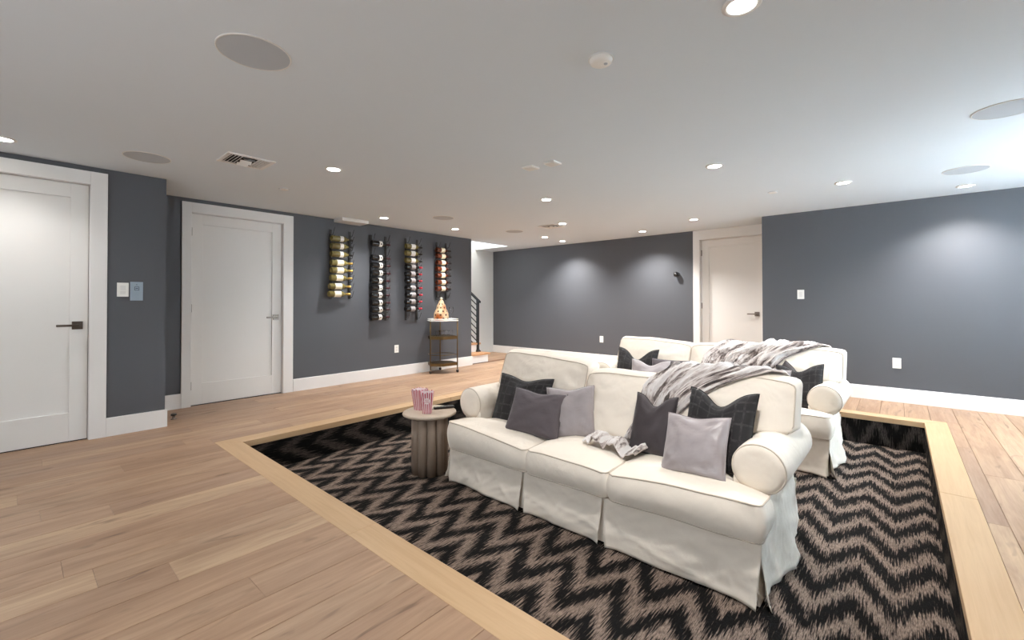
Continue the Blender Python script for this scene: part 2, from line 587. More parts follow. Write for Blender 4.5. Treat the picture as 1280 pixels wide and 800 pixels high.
BX0, BX1, BY0, BY1 = PX0 - BW, PX1 + BW, PY0 - BW, PY1 + BW
PWD = 0.19
row = 0
xs = -2.43 - PWD * 18
while xs < XE - 0.01:
    xa, xb = max(xs, XL - 0.15 if True else XL), min(xs + PWD, XE)
    # y spans of this row
    y_lo = YE
    y_hi = YB if xa < -1.37 else YR
    spans = []
    if xb <= BX0 or xa >= BX1: spans.append((xa, xb, y_lo, y_hi))
    else:
        spans += [(xa, xb, y_lo, BY0), (xa, xb, BY1, y_hi)]
        if xa < BX0: spans.append((xa, BX0, BY0, BY1))
        if xb > BX1: spans.append((BX1, xb, BY0, BY1))
    special = abs(xs + 2.43) < 0.01
    for (a, c2, y0, y1) in spans:
        y = y0
        if special and y1 == BY0:
            plank(a, c2, y0, -0.9); plank(a, c2, -0.9, 0.467); plank(a, c2, 0.467, BY0, light_tone); continue
        first = True
        while y < y1 - 0.001:
            L = prng.uniform(1.3, 2.3)
            if first: L *= prng.uniform(0.4, 1.0); first = False
            e = y + L
            if y1 - e < 0.35: e = y1
            plank(a, c2, y, e, light_tone if prng.random() < 0.06 else None)
            y = e
    xs += PWD; row += 1
# rest of the passage floor behind the stair end
for k in range(5):
    plank(-6.98 + 0.165 * k * 1.2, -6.98 + 0.165 * (k + 1) * 1.2, 6.13, YB)

# border boards round the pit
border = struct_empty('trim_1')


def board(pts_top, name='border_board', t=0.05):
    b2 = bmesh.new()
    c = Vector((sum(p[0] for p in pts_top) / 4, sum(p[1] for p in pts_top) / 4, 0))
    top = [b2.verts.new((p[0] - c.x, p[1] - c.y, 0.0)) for p in pts_top]
    bot = [b2.verts.new((p[0] - c.x, p[1] - c.y, -t)) for p in pts_top]
    b2.faces.new(top); b2.faces.new(bot[::-1])
    for k in range(4):
        b2.faces.new((top[k], bot[k], bot[(k + 1) % 4], top[(k + 1) % 4]))
    bmesh.ops.recalc_face_normals(b2, faces=b2.faces)
    bmesh.ops.bevel(b2, geom=list(b2.edges), offset=0.002, segments=1, affect='EDGES')
    return b2, c


def put_board(pts, along_y):
    b2, c = board(pts)
    if along_y:
        bmesh.ops.rotate(b2, verts=b2.verts, cent=(0, 0, 0), matrix=Matrix.Rotation(-PI / 2, 3, 'Z'))
    obj('border_board', b2, M['border'], border, smooth=False, loc=c, rot=(0, 0, PI / 2 if along_y else 0))


I = (PX0, PX1, PY0, PY1); O = (BX0, BX1, BY0, BY1)


def quad_x(side, xa, xb):  # front (0) or back (1), mitred at the ends
    yi, yo = (I[2], O[2]) if side == 0 else (I[3], O[3])
    f = lambda x, inner: x
    return xa, xb, yi, yo


XM = -2.05
# front, in two lengths
put_board([(O[0], O[2]), (XM, O[2]), (XM, I[2]), (I[0], I[2])], False)
put_board([(XM + 0.001, O[2]), (O[1], O[2]), (I[1], I[2]), (XM + 0.001, I[2])], False)
# back
put_board([(I[0], I[3]), (-1.7, I[3]), (-1.7, O[3]), (O[0], O[3])], False)
put_board([(-1.699, I[3]), (I[1], I[3]), (O[1], O[3]), (-1.699, O[3])], False)
# left
put_board([(O[0], O[2]), (I[0], I[2]), (I[0], 3.5), (O[0], 3.5)], True)
put_board([(O[0], 3.501), (I[0], 3.501), (I[0], I[3]), (O[0], O[3])], True)
# right
put_board([(I[1], I[2]), (O[1], O[2]), (O[1], 3.7), (I[1], 3.7)], True)
put_board([(I[1], 3.701), (O[1], 3.701), (O[1], O[3]), (I[1], I[3])], True)

# pit carpet
pit = thing('zigzag_carpet', 'black and taupe zigzag carpet lining the sunken pit under both sofas', 'carpet', (0, 0, 0))
e = 0.02
obj('carpet_floor', bx(PX0 - e, PX1 + e, PY0 - e, PY1 + e, PZ - 0.03, PZ), M['carpet'], pit, smooth=False)
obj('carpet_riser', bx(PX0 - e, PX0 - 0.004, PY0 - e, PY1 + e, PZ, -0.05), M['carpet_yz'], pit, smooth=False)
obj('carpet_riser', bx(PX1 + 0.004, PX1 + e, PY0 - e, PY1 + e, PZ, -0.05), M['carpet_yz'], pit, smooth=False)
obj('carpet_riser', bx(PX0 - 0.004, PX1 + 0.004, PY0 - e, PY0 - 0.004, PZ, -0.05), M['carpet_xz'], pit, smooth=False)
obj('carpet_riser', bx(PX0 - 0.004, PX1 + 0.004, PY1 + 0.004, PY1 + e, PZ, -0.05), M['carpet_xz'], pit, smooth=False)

# ceiling with the stair opening (SX0..SX1, SY0..SY1)
SX0, SX1, SY0, SY1 = -6.98, -6.03, 5.53, 6.75
bm = bmesh.new()
box(bm, SX1, XE + 0.2, YE - 0.2, 7.6, CZ, CZ + 0.15)
box(bm, -7.2, SX1, YE - 0.2, SY0, CZ, CZ + 0.15)
box(bm, -7.2, SX1, SY1, 7.6, CZ, CZ + 0.15)
struct(obj('ceiling', bm, M['ceiling'], smooth=False))
# stair shaft above the ceiling
bm = bmesh.new()
box(bm, SX1, SX1 + 0.1, SY0 - 0.1, SY1 + 0.1, CZ + 0.15, 3.9)
box(bm, SX0 - 0.1, SX1, SY1, SY1 + 0.1, CZ + 0.15, 3.9)
box(bm, SX0 - 0.1, SX1, SY0 - 0.1, SY0, CZ + 0.15, 3.9)
box(bm, SX0 - 0.2, SX1 + 0.1, SY0 - 0.1, SY1 + 0.1, 3.9, 4.0)
struct(obj('wall_stair_shaft', bm, M['wall_light'], smooth=False))
struct(obj('wall_stair', bx(SX0 - 0.15, SX0, 5.3, YB + 0.15, -0.1, 3.9), M['wall_light'], smooth=False))

# left walls (with the openings of the doors)
D1A, D1B, D2A, D2B, DH = -0.42, 0.434, 1.305, 2.265, 2.137
T = 0.16
bm = bmesh.new()
box(bm, XF - T, XF, YE, D1A, -0.05, CZ)
box(bm, XF - T, XF, D1A, D1B, DH, CZ)
box(bm, XF - T, XF, D1B, 0.945, -0.05, CZ)
box(bm, XL - T, XF - T, 0.80, 0.945, -0.05, CZ)
struct(obj('wall_left_front', bm, M['wall'], smooth=False))
bm = bmesh.new()
box(bm, XL - T, XL, 0.945, D2A, -0.05, CZ)
box(bm, XL - T, XL, D2A, D2B, DH, CZ)
box(bm, XL - T, XL, D2B, 5.53, -0.05, CZ)
struct(obj('wall_left', bm, M['wall'], smooth=False))
# far wall
D3A, D3B = -2.39, -1.50
bm = bmesh.new()
box(bm, SX0, D3A, YB, YB + T, -0.05, CZ)
box(bm, D3A, D3B, YB, YB + T, DH, CZ)
box(bm, D3B, -1.37, YB, YB + T, -0.05, CZ)
struct(obj('wall_far', bm, M['wall'], smooth=False))
struct(obj('wall_right', bx(-1.37, XE + T, YR, YB + T, -0.05, CZ), M['wall'], smooth=False))
# window wall (right of the frame) and wall behind the camera, each with a window opening
WY0, WY1, WZ0, WZ1 = 4.0, 6.0, 0.9, 2.1
bm = bmesh.new()
box(bm, XE, XE + T, YE - T, WY0, -0.05, CZ)
box(bm, XE, XE + T, WY1, YR, -0.05, CZ)
box(bm, XE, XE + T, WY0, WY1, -0.05, WZ0)
box(bm, XE, XE + T, WY0, WY1, WZ1, CZ)
struct(obj('wall_window', bm, M['wall'], smooth=False))
VX0, VX1, VZ0, VZ1 = -2.9, 0.3, 0.6, 2.1  # opening of the made-up window behind the camera
bm = bmesh.new()
box(bm, XF - T, VX0, YE - T, YE, -0.05, CZ)
box(bm, VX1, XE, YE - T, YE, -0.05, CZ)
box(bm, VX0, VX1, YE - T, YE, -0.05, VZ0)
box(bm, VX0, VX1, YE - T, YE, VZ1, CZ)
struct(obj('wall_behind', bm, M['wall'], smooth=False))

for n, (ax, a0, a1, z0, z1) in enumerate((('y', WY0, WY1, WZ0, WZ1), ('x', VX0, VX1, VZ0, VZ1)), 1):  # the second window is invented, a source for the fill from behind
    wn = struct_empty('window_%d' % n)
    def wb(a, b2, za, zb, d0, d1, nm, mt):
        if ax == 'y': bmm = bx(XE + d0, XE + d1, a, b2, za, zb)
        else: bmm = bx(a, b2, YE - d1, YE - d0, za, zb)
        obj(nm, bmm, mt, wn, smooth=False)
    for (a, b2, za, zb) in ((a0, a1, z0, z0 + 0.06), (a0, a1, z1 - 0.06, z1), (a0, a0 + 0.06, z0 + 0.06, z1 - 0.06), (a1 - 0.06, a1, z0 + 0.06, z1 - 0.06), ((a0 + a1) / 2 - 0.03, (a0 + a1) / 2 + 0.03, z0 + 0.06, z1 - 0.06)):
        wb(a, b2, za, zb, 0.03, 0.10, 'window_frame', M['trim'])
    wb(a0 + 0.06, (a0 + a1) / 2 - 0.03, z0 + 0.06, z1 - 0.06, 0.06, 0.066, 'pane', M['pane'])
    wb((a0 + a1) / 2 + 0.03, a1 - 0.06, z0 + 0.06, z1 - 0.06, 0.06, 0.066, 'pane', M['pane'])

# baseboards
BH, BT = 0.158, 0.016


def baseboard(name, *a):
    bm = bx(*a)
    es = [e for e in bm.edges if all(v.co.z > a[5] - 1e-4 for v in e.verts)]
    bmesh.ops.bevel(bm, geom=es, offset=0.003, segments=1, affect='EDGES')
    return struct(obj(name, bm, M['trim'], smooth=False))


baseboard('baseboard_left_front', XF, XF + BT, 0.543, 0.945 + BT, 0, BH)
baseboard('baseboard_left_front.001', XF - 0.74, XF, 0.945, 0.945 + BT, 0, BH)
baseboard('baseboard_left_front.002', XF, XF + BT, YE, -0.54, 0, BH)
baseboard('baseboard_left', XL, XL + BT, 0.961, 1.215, 0, BH)
baseboard('baseboard_left.001', XL, XL + BT, 2.39, 5.53 + BT, 0, BH)
baseboard('baseboard_left.002', XL - T, XL, 5.53, 5.53 + BT, 0, BH)
baseboard('baseboard_far', SX0, -2.49, YB - BT, YB, 0, BH)
baseboard('baseboard_right', -1.37 - BT, XE, YR - BT, YR, 0, BH)
baseboard('baseboard_right.001', -1.37 - BT, -1.37, YR, YB, 0, BH)
baseboard('baseboard_window', XE - BT, XE, YE, YR - BT, 0, BH)


# ------------------------------------------------------------------ doors
def make_door(name, loc, rotz, wd, handle_u, hinge_side, casing_l=0.10, casing_r=0.108, top_to=None, recess=0.03, lever=-1):
    """local: x to the viewer's right, -y towards the viewer, z up"""
    d = struct_empty(name, loc, rotz)
    H = DH
    g = 0.006
    # slab with a recessed shaker panel: stiles, rails and the panel
    y0, y1 = recess, recess + 0.04
    st, tr, br = 0.115, 0.12, 0.24
    obj('stile', bx(g, st, y0, y1, 0.008, H - g, bevel=0.0015), M['door'], d, smooth=False)
    obj('stile', bx(wd - st, wd - g, y0, y1, 0.008, H - g, bevel=0.0015), M['door'], d, smooth=False)
    obj('rail', bx(st, wd - st, y0, y1, H - tr, H - g, bevel=0.0015), M['door'], d, smooth=False)
    obj('rail', bx(st, wd - st, y0, y1, 0.008, br, bevel=0.0015), M['door'], d, smooth=False)
    obj('panel', bx(st - 0.005, wd - st + 0.005, y0 + 0.018, y1 - 0.005, br - 0.005, H - tr + 0.005), M['door'], d, smooth=False)
    # jamb (behind the slab a dark stop) and casing
    obj('jamb', bx(-0.012, 0.0025, -0.001, T, 0, H + 0.012), M['trim'], d, smooth=False)
    obj('jamb', bx(wd - 0.0025, wd + 0.012, -0.001, T, 0, H + 0.012), M['trim'], d, smooth=False)
    obj('jamb', bx(0.0025, wd - 0.0025, -0.001, T, H - 0.0025, H + 0.012), M['trim'], d, smooth=False)
    obj('door_backing', bx(0, wd, y1 + 0.01, y1 + 0.03, 0.0, H), M['dark_gap'], d, smooth=False)
    obj('threshold_gap', bx(0, wd, y0 + 0.004, y1, 0.0, 0.0075), M['dark_gap'], d, smooth=False)
    ct = 0.02
    tp = top_to or H + 0.11
    if casing_l: obj('casing', bx(-casing_l, 0, -ct, 0, 0, tp, bevel=0.002), M['trim'], d, smooth=False)
    if casing_r: obj('casing', bx(wd, wd + casing_r, -ct, 0, 0, tp, bevel=0.002), M['trim'], d, smooth=False)
    obj('casing', bx(0, wd, -ct, 0, H, tp, bevel=0.002), M['trim'], d, smooth=False)
    # lever handle
    hz = 0.957
    hd = obj('handle', bx(handle_u - 0.033, handle_u + 0.033, y0 - 0.010, y0, hz - 0.033, hz + 0.033, bevel=0.0015), M['nickel'], d, smooth=False)
    bm = bmesh.new()
    lathe(bm, [(0.011, y0 - 0.052), (0.011, y0 - 0.010)], 12, True, (handle_u, 0, hz), 'y')
    box(bm, handle_u + (lever * 0.125 if lever < 0 else -0.011), handle_u + (0.011 if lever < 0 else 0.125), y0 - 0.060, y0 - 0.048, hz - 0.008, hz + 0.010, bevel=0.002)
    obj('lever', bm, M['nickel'], hd, smooth=False)
    if hinge_side:
        hx = 0.0 if hinge_side < 0 else wd
        for z in (0.22, 1.08, 1.93):
            bm = bmesh.new()
            lathe(bm, [(0.006, z - 0.05), (0.006, z + 0.05)], 10, True, (hx, y0 - 0.006, 0))
            box(bm, hx - 0.014, hx + 0.014, y0 - 0.003, y0 - 0.001, z - 0.045, z + 0.045)
            obj('hinge', bm, M['nickel'], d, smooth=False)
    return d


make_door('door_1', (XF, D1A, 0), PI / 2, D1B - D1A, 0.785, 0, lever=-1)
make_door('door_2', (XL, D2A, 0), PI / 2, D2B - D2A, 0.888, -1, casing_l=0.088, casing_r=0.12)
make_door('door_3', (D3A, YB, 0), 0, D3B - D3A, 0.805, -1, casing_r=0.128, top_to=CZ - 0.002, recess=0.075)

# ------------------------------------------------------------------ stairs and railing at the far left
stairs = struct_empty('trim_2')
for k in range(4):
    z1 = 0.172 * (k + 1)
    xr = -5.935 - 0.262 * k
    if xr - 0.05 < SX0: break
    obj('riser', bx(SX0 + 0.001, xr, 5.552, 6.06, z1 - 0.172, z1 - 0.035), M['trim'], stairs, smooth=False)
    obj('tread', bx(max(xr - 0.30, SX0 + 0.001), xr + 0.025, 5.552, 6.10, z1 - 0.035, z1, bevel=0.003), M['stair_wood'], stairs, smooth=False)
rl = thing('stair_railing', 'black metal stair railing with slanted bars on the white steps', 'railing', (-6.185, 6.03, 0.172))
obj('post', bx(-0.022, 0.022, -0.022, 0.022, 0.0, 1.02, bevel=0.002), M['black_metal'], rl, smooth=False)
bm = bmesh.new()
lathe(bm, [(0.062, 0), (0.062, 0.012), (0.04, 0.035), (0.026, 0.065)], 4)
bmesh.ops.rotate(bm, verts=bm.verts, cent=(0, 0, 0), matrix=Matrix.Rotation(PI / 4, 3, 'Z'))
obj('base_plate', bm, M['black_metal'], rl, smooth=False)
sl = 0.70
run = 0.72


def slant(bm, z, x0, x1, hw, hh):
    vs = []
    for x in (x0, x1):
        for yy in (-hw, hw):
            for dz in (-hh, hh):
                vs.append(bm.verts.new((x, yy, z - sl * x + dz)))
    for q in ((0, 1, 3, 2), (4, 6, 7, 5), (0, 4, 5, 1), (2, 3, 7, 6), (0, 2, 6, 4), (1, 5, 7, 3)):
        bm.faces.new([vs[i] for i in q])
    bmesh.ops.recalc_face_normals(bm, faces=bm.faces)
    return bm


obj('handrail', slant(bmesh.new(), 1.01, -run, 0.06, 0.025, 0.018), M['black_metal'], rl, smooth=False)
for k in range(7):
    z = 0.895 - 0.118 * k
    obj('bar', slant(bmesh.new(), z, -min(run, run), -0.02, 0.006, 0.010), M['black_metal'], rl, smooth=False)
if True:
    obj('bar', slant(bmesh.new(), 0.069, -0.22, -0.02, 0.006, 0.010), M['black_metal'], rl, smooth=False)


# ------------------------------------------------------------------ ceiling fixtures
def disc_thing(name, label, cat, x, y, group=None):
    return thing(name, label, cat, (x, y, CZ), 0, group)


def make_downlight(x, y, label, power, first=[None]):
    t = disc_thing('recessed_downlight', label, 'ceiling light', x, y, 'recessed downlights in the ceiling')
    if first[0] is None:
        bm = bmesh.new()
        lathe(bm, [(0.070, 0.0), (0.070, -0.004), (0.052, -0.007), (0.050, 0.0)], 32, False)
        ring = obj('trim_ring', bm, M['white_metal'], t)
        bm = bmesh.new()
        lathe(bm, [(0.0505, -0.001), (0.0505, -0.004)], 28)
        lens = obj('lens', bm, M['lens'], t, smooth=False)
        first[0] = (ring, lens)
    else:
        for o in first[0]: obj_copy(o, t)
    l = bpy.data.lights.new('lamp', 'SPOT')
    l.energy = power; l.spot_size = math.radians(128); l.spot_blend = 0.9; l.shadow_soft_size = 0.045
    l.color = (1.0, 0.978, 0.95)
    lo = bpy.data.objects.new('lamp', l); COL.objects.link(lo); lo.parent = t
    lo.location = (0, 0, -0.02)
    return t


LIGHTS = [
    (-0.442, 1.844, 'large bright downlight nearest the viewer, cut by the top edge of the photo', 2.15),
    (-4.684, -0.048, 'downlight in front of the nearest white door, at the left edge of the photo', 0.52),
    (-3.634, 1.82, 'downlight between the square ceiling vent and the wine racks', 1.30),
    (-1.152, 3.898, 'downlight above the front sofa, left of the white door in the recess', 1.90),
    (-2.941, 3.935, 'downlight in mid ceiling, just beyond the two small square ceiling plates', 1.70),
    (-5.236, 3.333, 'downlight close to the white ceiling box over the wine racks', 1.90),
    (-5.211, 4.589, 'downlight over the bar cart and last wine rack', 2.00),
    (-3.671, 5.30, 'downlight touching the far small ceiling vent', 1.60),
    (-4.677, 6.209, 'small downlight just beyond the far ceiling vent, left of its neighbour by the wall', 1.50),
    (-4.738, 6.84, 'downlight nearest the left end of the far slate wall', 3.40),
    (-3.117, 6.772, 'downlight close to the middle of the far slate wall', 3.70),
    (-2.127, 6.256, 'downlight in front of the recessed white door', 1.60),
    (-0.386, 5.274, 'downlight near the right slate wall, over the rear sofa end', 1.80),
    (0.513, 6.227, 'glaring downlight against the right slate wall beside a round speaker', 3.20),
]
for x, y, lab, k in LIGHTS:
    make_downlight(x, y, lab, DOWN_W * k)
# unseen downlights added around the viewer as fill, continuing the lamp grid
for x, y, lab in ((-0.44, -1.2, 'added fill downlight behind the viewer, over the right half of the floor'), (-2.6, -1.2, 'added fill downlight behind the viewer, over the left half of the floor'), (1.4, 0.6, 'added fill downlight to the right of the viewer near the side wall')):
    make_downlight(x, y, lab, DOWN_W * 0.45)

sp_first = None


def make_speaker(x, y, r, label):
    t = disc_thing('ceiling_speaker', label, 'speaker', x, y, 'round speakers flush in the ceiling')
    bm = bmesh.new()
    lathe(bm, [(r, 0.0), (r, -0.004), (r - 0.006, -0.005), (r - 0.006, 0.0)], 48, False)
    obj('rim', bm, M['white_metal'], t)
    bm = bmesh.new()
    lathe(bm, [(r - 0.006, -0.0005), (r - 0.006, -0.0035)], 48)
    obj('grille', bm, M['speaker_grey'], t, smooth=False)


make_speaker(-2.205, 0.727, 0.152, 'large round grey speaker grille nearest the viewer')
make_speaker(-4.433, 0.70, 0.150, 'round grey speaker grille near the slate corner between the two left doors')
make_speaker(0.50, 3.894, 0.155, 'round grey speaker grille at the right edge of the photo')
make_speaker(0.452, 5.467, 0.150, 'pale speaker grille beside the glaring downlight by the right wall')
make_speaker(-4.636, 3.867, 0.145, 'faint speaker grille in the ceiling in front of the wine racks')
make_speaker(-4.672, 5.385, 0.145, 'farthest faint speaker grille, near the stair opening')


def make_vent(x, y, sx, sy, label, rot):
    t = thing('ceiling_vent', label, 'vent', (x, y, CZ), rot, 'air vents in the ceiling')
    hx, hy, fr = sx / 2, sy / 2, 0.03
    obj('duct', bx(-hx + fr, hx - fr, -hy + fr, hy - fr, -0.002, -0.0005), M['dark_gap'], t, smooth=False)
    for a in ((-hx, hx, -hy, -hy + fr), (-hx, hx, hy - fr, hy), (-hx, -hx + fr, -hy + fr, hy - fr), (hx - fr, hx, -hy + fr, hy - fr)):
        obj('frame', bx(*a, -0.010, 0.0, bevel=0.002), M['white_metal'], t, smooth=False)

    def slat(x0, x1, y0, y1, ang, axis):
        bm = bx(-(x1 - x0) / 2, (x1 - x0) / 2, -(y1 - y0) / 2, (y1 - y0) / 2, -0.001, 0.001)
        o = obj('slat', bm, M['white_metal'], t, smooth=False, loc=((x0 + x1) / 2, (y0 + y1) / 2, -0.008))
        o.rotation_euler = (ang, 0, 0) if axis == 'x' else (0, ang, 0)
    ix, iy = hx - fr, hy - fr
    # end banks of slats run along x; the middle bank runs along y
    for k in range(4):
        d = iy * 0.66 / 4
        slat(-ix, ix, -iy + d * (k + 0.15), -iy + d * (k + 0.75), 0.6, 'x')
        slat(-ix, ix, iy - d * (k + 0.75), iy - d * (k + 0.15), -0.6, 'x')
    for k in range(3):
        d = 2 * ix / 3
        slat(-ix + d * (k + 0.1), -ix + d * (k + 0.72), -iy * 0.30, iy * 0.30, -0.6 if k < 2 else 0.6, 'y')


make_vent(-3.945, 1.245, 0.30, 0.34, 'large white square air vent with dark slats, before the second door', 0.0)
make_vent(-3.925, 5.385, 0.30, 0.30, 'small far air vent beside a downlight', 0.0)

t = disc_thing('smoke_detector', 'round white smoke detector alone in the near ceiling', 'smoke detector', -1.04, 1.82)
bm = bmesh.new(); lathe(bm, [(0.040, -0.026), (0.050, -0.020), (0.054, -0.008), (0.054, 0.0)], 32); obj('body', bm, M['white_plastic'], t)
bm = bmesh.new(); lathe(bm, [(0.058, -0.006), (0.058, 0.0)], 32); obj('base_ring', bm, M['white_metal'], t, smooth=False)
bm = bmesh.new(); lathe(bm, [(0.008, -0.029), (0.010, -0.025)], 12, True, (0.02, 0.01, 0)); obj('test_button', bm, M['speaker_grey'], t)
for x, y, lab in ((-2.333, 2.90, 'small square white ceiling plate, the left of a pair'), (-2.125, 2.925, 'small square white ceiling plate with raised cover, the right of a pair')):
    t = thing('ceiling_plate', lab, 'ceiling plate', (x, y, CZ), 0, 'small square plates in mid ceiling')
    obj('plate', bx(-0.055, 0.055, -0.055, 0.055, -0.014, 0, bevel=0.003), M['white_plastic'], t, smooth=False)
    obj('cover', bx(-0.040, 0.040, -0.040, 0.040, -0.018, -0.0139, bevel=0.002), M['white_metal'], t, smooth=False)
for x, y, lab in ((-4.653, 1.812, 'small sprinkler cap in the ceiling in front of the second door'), (-0.974, 5.248, 'small sprinkler cap in the ceiling left of the right slate wall')):
    t = thing('sprinkler_cap', lab, 'sprinkler', (x, y, CZ), 0, 'sprinkler caps in the ceiling')
    bm = bmesh.new(); lathe(bm, [(0.036, -0.010), (0.042, -0.006), (0.044, 0)], 24); obj('cap', bm, M['white_metal'], t)
    bm = bmesh.new(); lathe(bm, [(0.048, -0.003), (0.048, 0)], 24); obj('shadow_ring', bm, M['speaker_grey'], t, smooth=False)
t = thing('ceiling_box', 'white box fixed under the ceiling above the leftmost wine rack', 'box', (XL + 0.118, 3.127, CZ))
obj('housing', bx(-0.118, 0.118, -0.196, 0.196, -0.045, 0, bevel=0.002), M['trim'], t, smooth=False)

# lamp at the head of the stairs, up in the shaft
t = thing('stairwell_lamp', 'round lamp high in the stairwell above the railing', 'ceiling light', (-6.5, 6.1, 3.9))
bm = bmesh.new(); lathe(bm, [(0.12, -0.05), (0.14, -0.03), (0.14, 0.0)], 28); obj('shade', bm, M['lens'], t)
l = bpy.data.lights.new('lamp', 'POINT'); l.energy = 42; l.shadow_soft_size = 0.12; l.color = (1.0, 0.97, 0.93)
lo = bpy.data.objects.new('lamp', l); COL.objects.link(lo); lo.parent = t; lo.location = (0, 0, -0.15)

# ------------------------------------------------------------------ wall plates and small wall things
plate_me = None


def wall_plate(name, loc, rotz, label, cat, kind, wd=0.075, hg=0.118, group=None):
    t = thing(name, label, cat, loc, rotz, group)   # local -y faces the room
    obj('plate', bx(-wd / 2, wd / 2, -0.006, 0, -hg / 2, hg / 2, bevel=0.002), M['white_plastic'], t, smooth=False)
    if kind == 'outlet':
        for z in (-0.022, 0.022):
            s = obj('socket', bx(-0.017, 0.017, -0.0075, -0.0055, z - 0.014, z + 0.014, bevel=0.001), M['white_metal'], t, smooth=False)
            bm = bmesh.new()
            for x in (-0.007, 0.007): box(bm, x - 0.001, x + 0.001, -0.0078, -0.0074, z - 0.004, z + 0.006)
            obj('slots', bm, M['dark_gap'], s, smooth=False)
    elif kind == 'switch':
        obj('rocker', bx(-0.016, 0.016, -0.010, -0.0055, -0.034, 0.034, bevel=0.002), M['white_metal'], t, smooth=False)
    elif kind == 'dimmer':
        obj('rocker', bx(-0.018, 0.018, -0.010, -0.0055, -0.006, 0.036, bevel=0.002), M['white_metal'], t, smooth=False)
        obj('slider', bx(-0.018, 0.018, -0.010, -0.0055, -0.040, -0.012, bevel=0.002), M['white_metal'], t, smooth=False)
    return t


wall_plate('wall_outlet', (XL, 3.941, 0.421), PI / 2, 'white outlet plate low on the wall under the wine racks', 'outlet', 'outlet', group='outlets on the slate walls')
wall_plate('wall_outlet', (-4.176, YB, 0.442), 0, 'white outlet plate on the far slate wall behind the sofas', 'outlet', 'outlet', group='outlets on the slate walls')
wall_plate('wall_outlet', (-0.015, YR, 0.441), 0, 'white outlet plate on the right slate wall above its baseboard', 'outlet', 'outlet', group='outlets on the slate walls')
wall_plate('light_switch', (-0.934, YR, 1.236), 0, 'white light switch high on the right slate wall by the recess', 'switch', 'switch', group='light switches')
wall_plate('light_switch', (XF, 0.645, 1.258), PI / 2, 'white dimmer switch beside the nearest white door', 'switch', 'dimmer', wd=0.078, hg=0.122, group='light switches')
t = thing('wall_card', 'blue grey instruction card with a small drawing, next to the dimmer switch', 'card', (XF, 0.738, 1.246), PI / 2)
obj('card', bx(-0.044, 0.044, -0.004, 0, -0.083, 0.083, bevel=0.001), M['card_blue'], t, smooth=False)
bm = bmesh.new()
for a in ((-0.012, 0.016, 0.039, 0.043), (-0.016, -0.012, 0.012, 0.040), (-0.016, 0.018, 0.008, 0.012), (0.014, 0.018, 0.012, 0.038), (-0.008, 0.010, 0.022, 0.029)):
    box(bm, a[0], a[1], -0.0046, -0.0038, a[2], a[3])
lathe(bm, [(0.004, -0.0046), (0.004, -0.0038)], 10, True, (0.0, 0, 0.058), 'y')
obj('drawing', bm, M['card_ink'], t, smooth=False)
t = thing('wall_camera', 'small round black camera mounted on the far slate wall by the recessed door', 'camera', (-2.746, YB, 1.597))
bm = bmesh.new(); lathe(bm, [(0.035, -0.008), (0.035, 0)], 20, True, (0, 0, 0), 'y'); obj('mount', bm, M['black_gloss'], t)
bm = bmesh.new(); lathe(bm, [(0.010, -0.03), (0.010, -0.008)], 10, True, (0, 0, 0), 'y'); obj('arm', bm, M['black_gloss'], t)
bm = bmesh.new(); bmesh.ops.create_uvsphere(bm, u_segments=16, v_segments=10, radius=0.042, matrix=Matrix.Translation((-0.006, -0.058, 0.0))); obj('head', bm, M['black_gloss'], t)
bm = bmesh.new(); lathe(bm, [(0.014, -0.103), (0.018, -0.091)], 14, True, (-0.006, 0, 0.0), 'y'); obj('lens_ring', bm, M['rubber'], t)
t = thing('door_stop', 'small dark metal door stop on the floor near the left corner', 'door stop', (-5.35, 1.061, 0))
bm = bmesh.new(); lathe(bm, [(0.024, 0), (0.024, 0.006), (0.012, 0.010), (0.012, 0.035), (0.02, 0.037), (0.02, 0.055), (0.014, 0.06)], 16); obj('post', bm, M['nickel'], t)
bm = bmesh.new(); lathe(bm, [(0.0235, 0.038), (0.0235, 0.052)], 16); obj('bumper', bm, M['rubber'], t)

# ------------------------------------------------------------------ wine racks and bottles
BOT = {}


def bottle_protos():
    # lathe along y: base at y = 0, neck end at y = 0.31
    for style in ('bordeaux',):
        R = 0.041
        prof = [(0.012, 0.018), (0.032, 0.004), (0.037, 0.0), (R, 0.006), (R, 0.185), (0.035, 0.205), (0.024, 0.226), (0.0155, 0.240), (0.0145, 0.26), (0.0142, 0.305)]
        bm = bmesh.new(); lathe(bm, prof, 20, True, (0, 0, 0), 'y'); BOT['glass'] = bm
        bm = bmesh.new(); lathe(bm, [(R + 0.0006, 0.085), (R + 0.0006, 0.165)], 20, False, (0, 0, 0), 'y'); BOT['label'] = bm
        bm = bmesh.new(); lathe(bm, [(R + 0.0006, 0.075), (R + 0.0006, 0.170)], 20, False, (0, 0, 0), 'y'); BOT['label_long'] = bm
        bm = bmesh.new(); lathe(bm, [(R + 0.0006, 0.115), (R + 0.0006, 0.165)], 20, False, (0, 0, 0), 'y'); BOT['label_short'] = bm
        bm = bmesh.new(); lathe(bm, [(0.0152, 0.248), (0.0150, 0.302), (0.0158, 0.304), (0.0158, 0.312), (0.013, 0.314)], 16, True, (0, 0, 0), 'y'); BOT['foil'] = bm
        bm = bmesh.new(); lathe(bm, [(0.013, R + 0.0010), (0.013, R + 0.0018)], 12, True, (0, 0.14, 0), 'x'); BOT['mark'] = bm


bottle_protos()
BMESH = {}


def bottle_mesh(kind, mat):
    key = (kind, mat)
    if key not in BMESH:
        me = bpy.data.meshes.new(kind); BOT[kind].to_mesh(me); me.materials.append(M[mat])
        me.polygons.foreach_set('use_smooth', [True] * len(me.polygons))
        BMESH[key] = me
    return BMESH[key]


def add_part(name, me, parent):
    o = bpy.data.objects.new(name, me); COL.objects.link(o); o.parent = parent
    return o


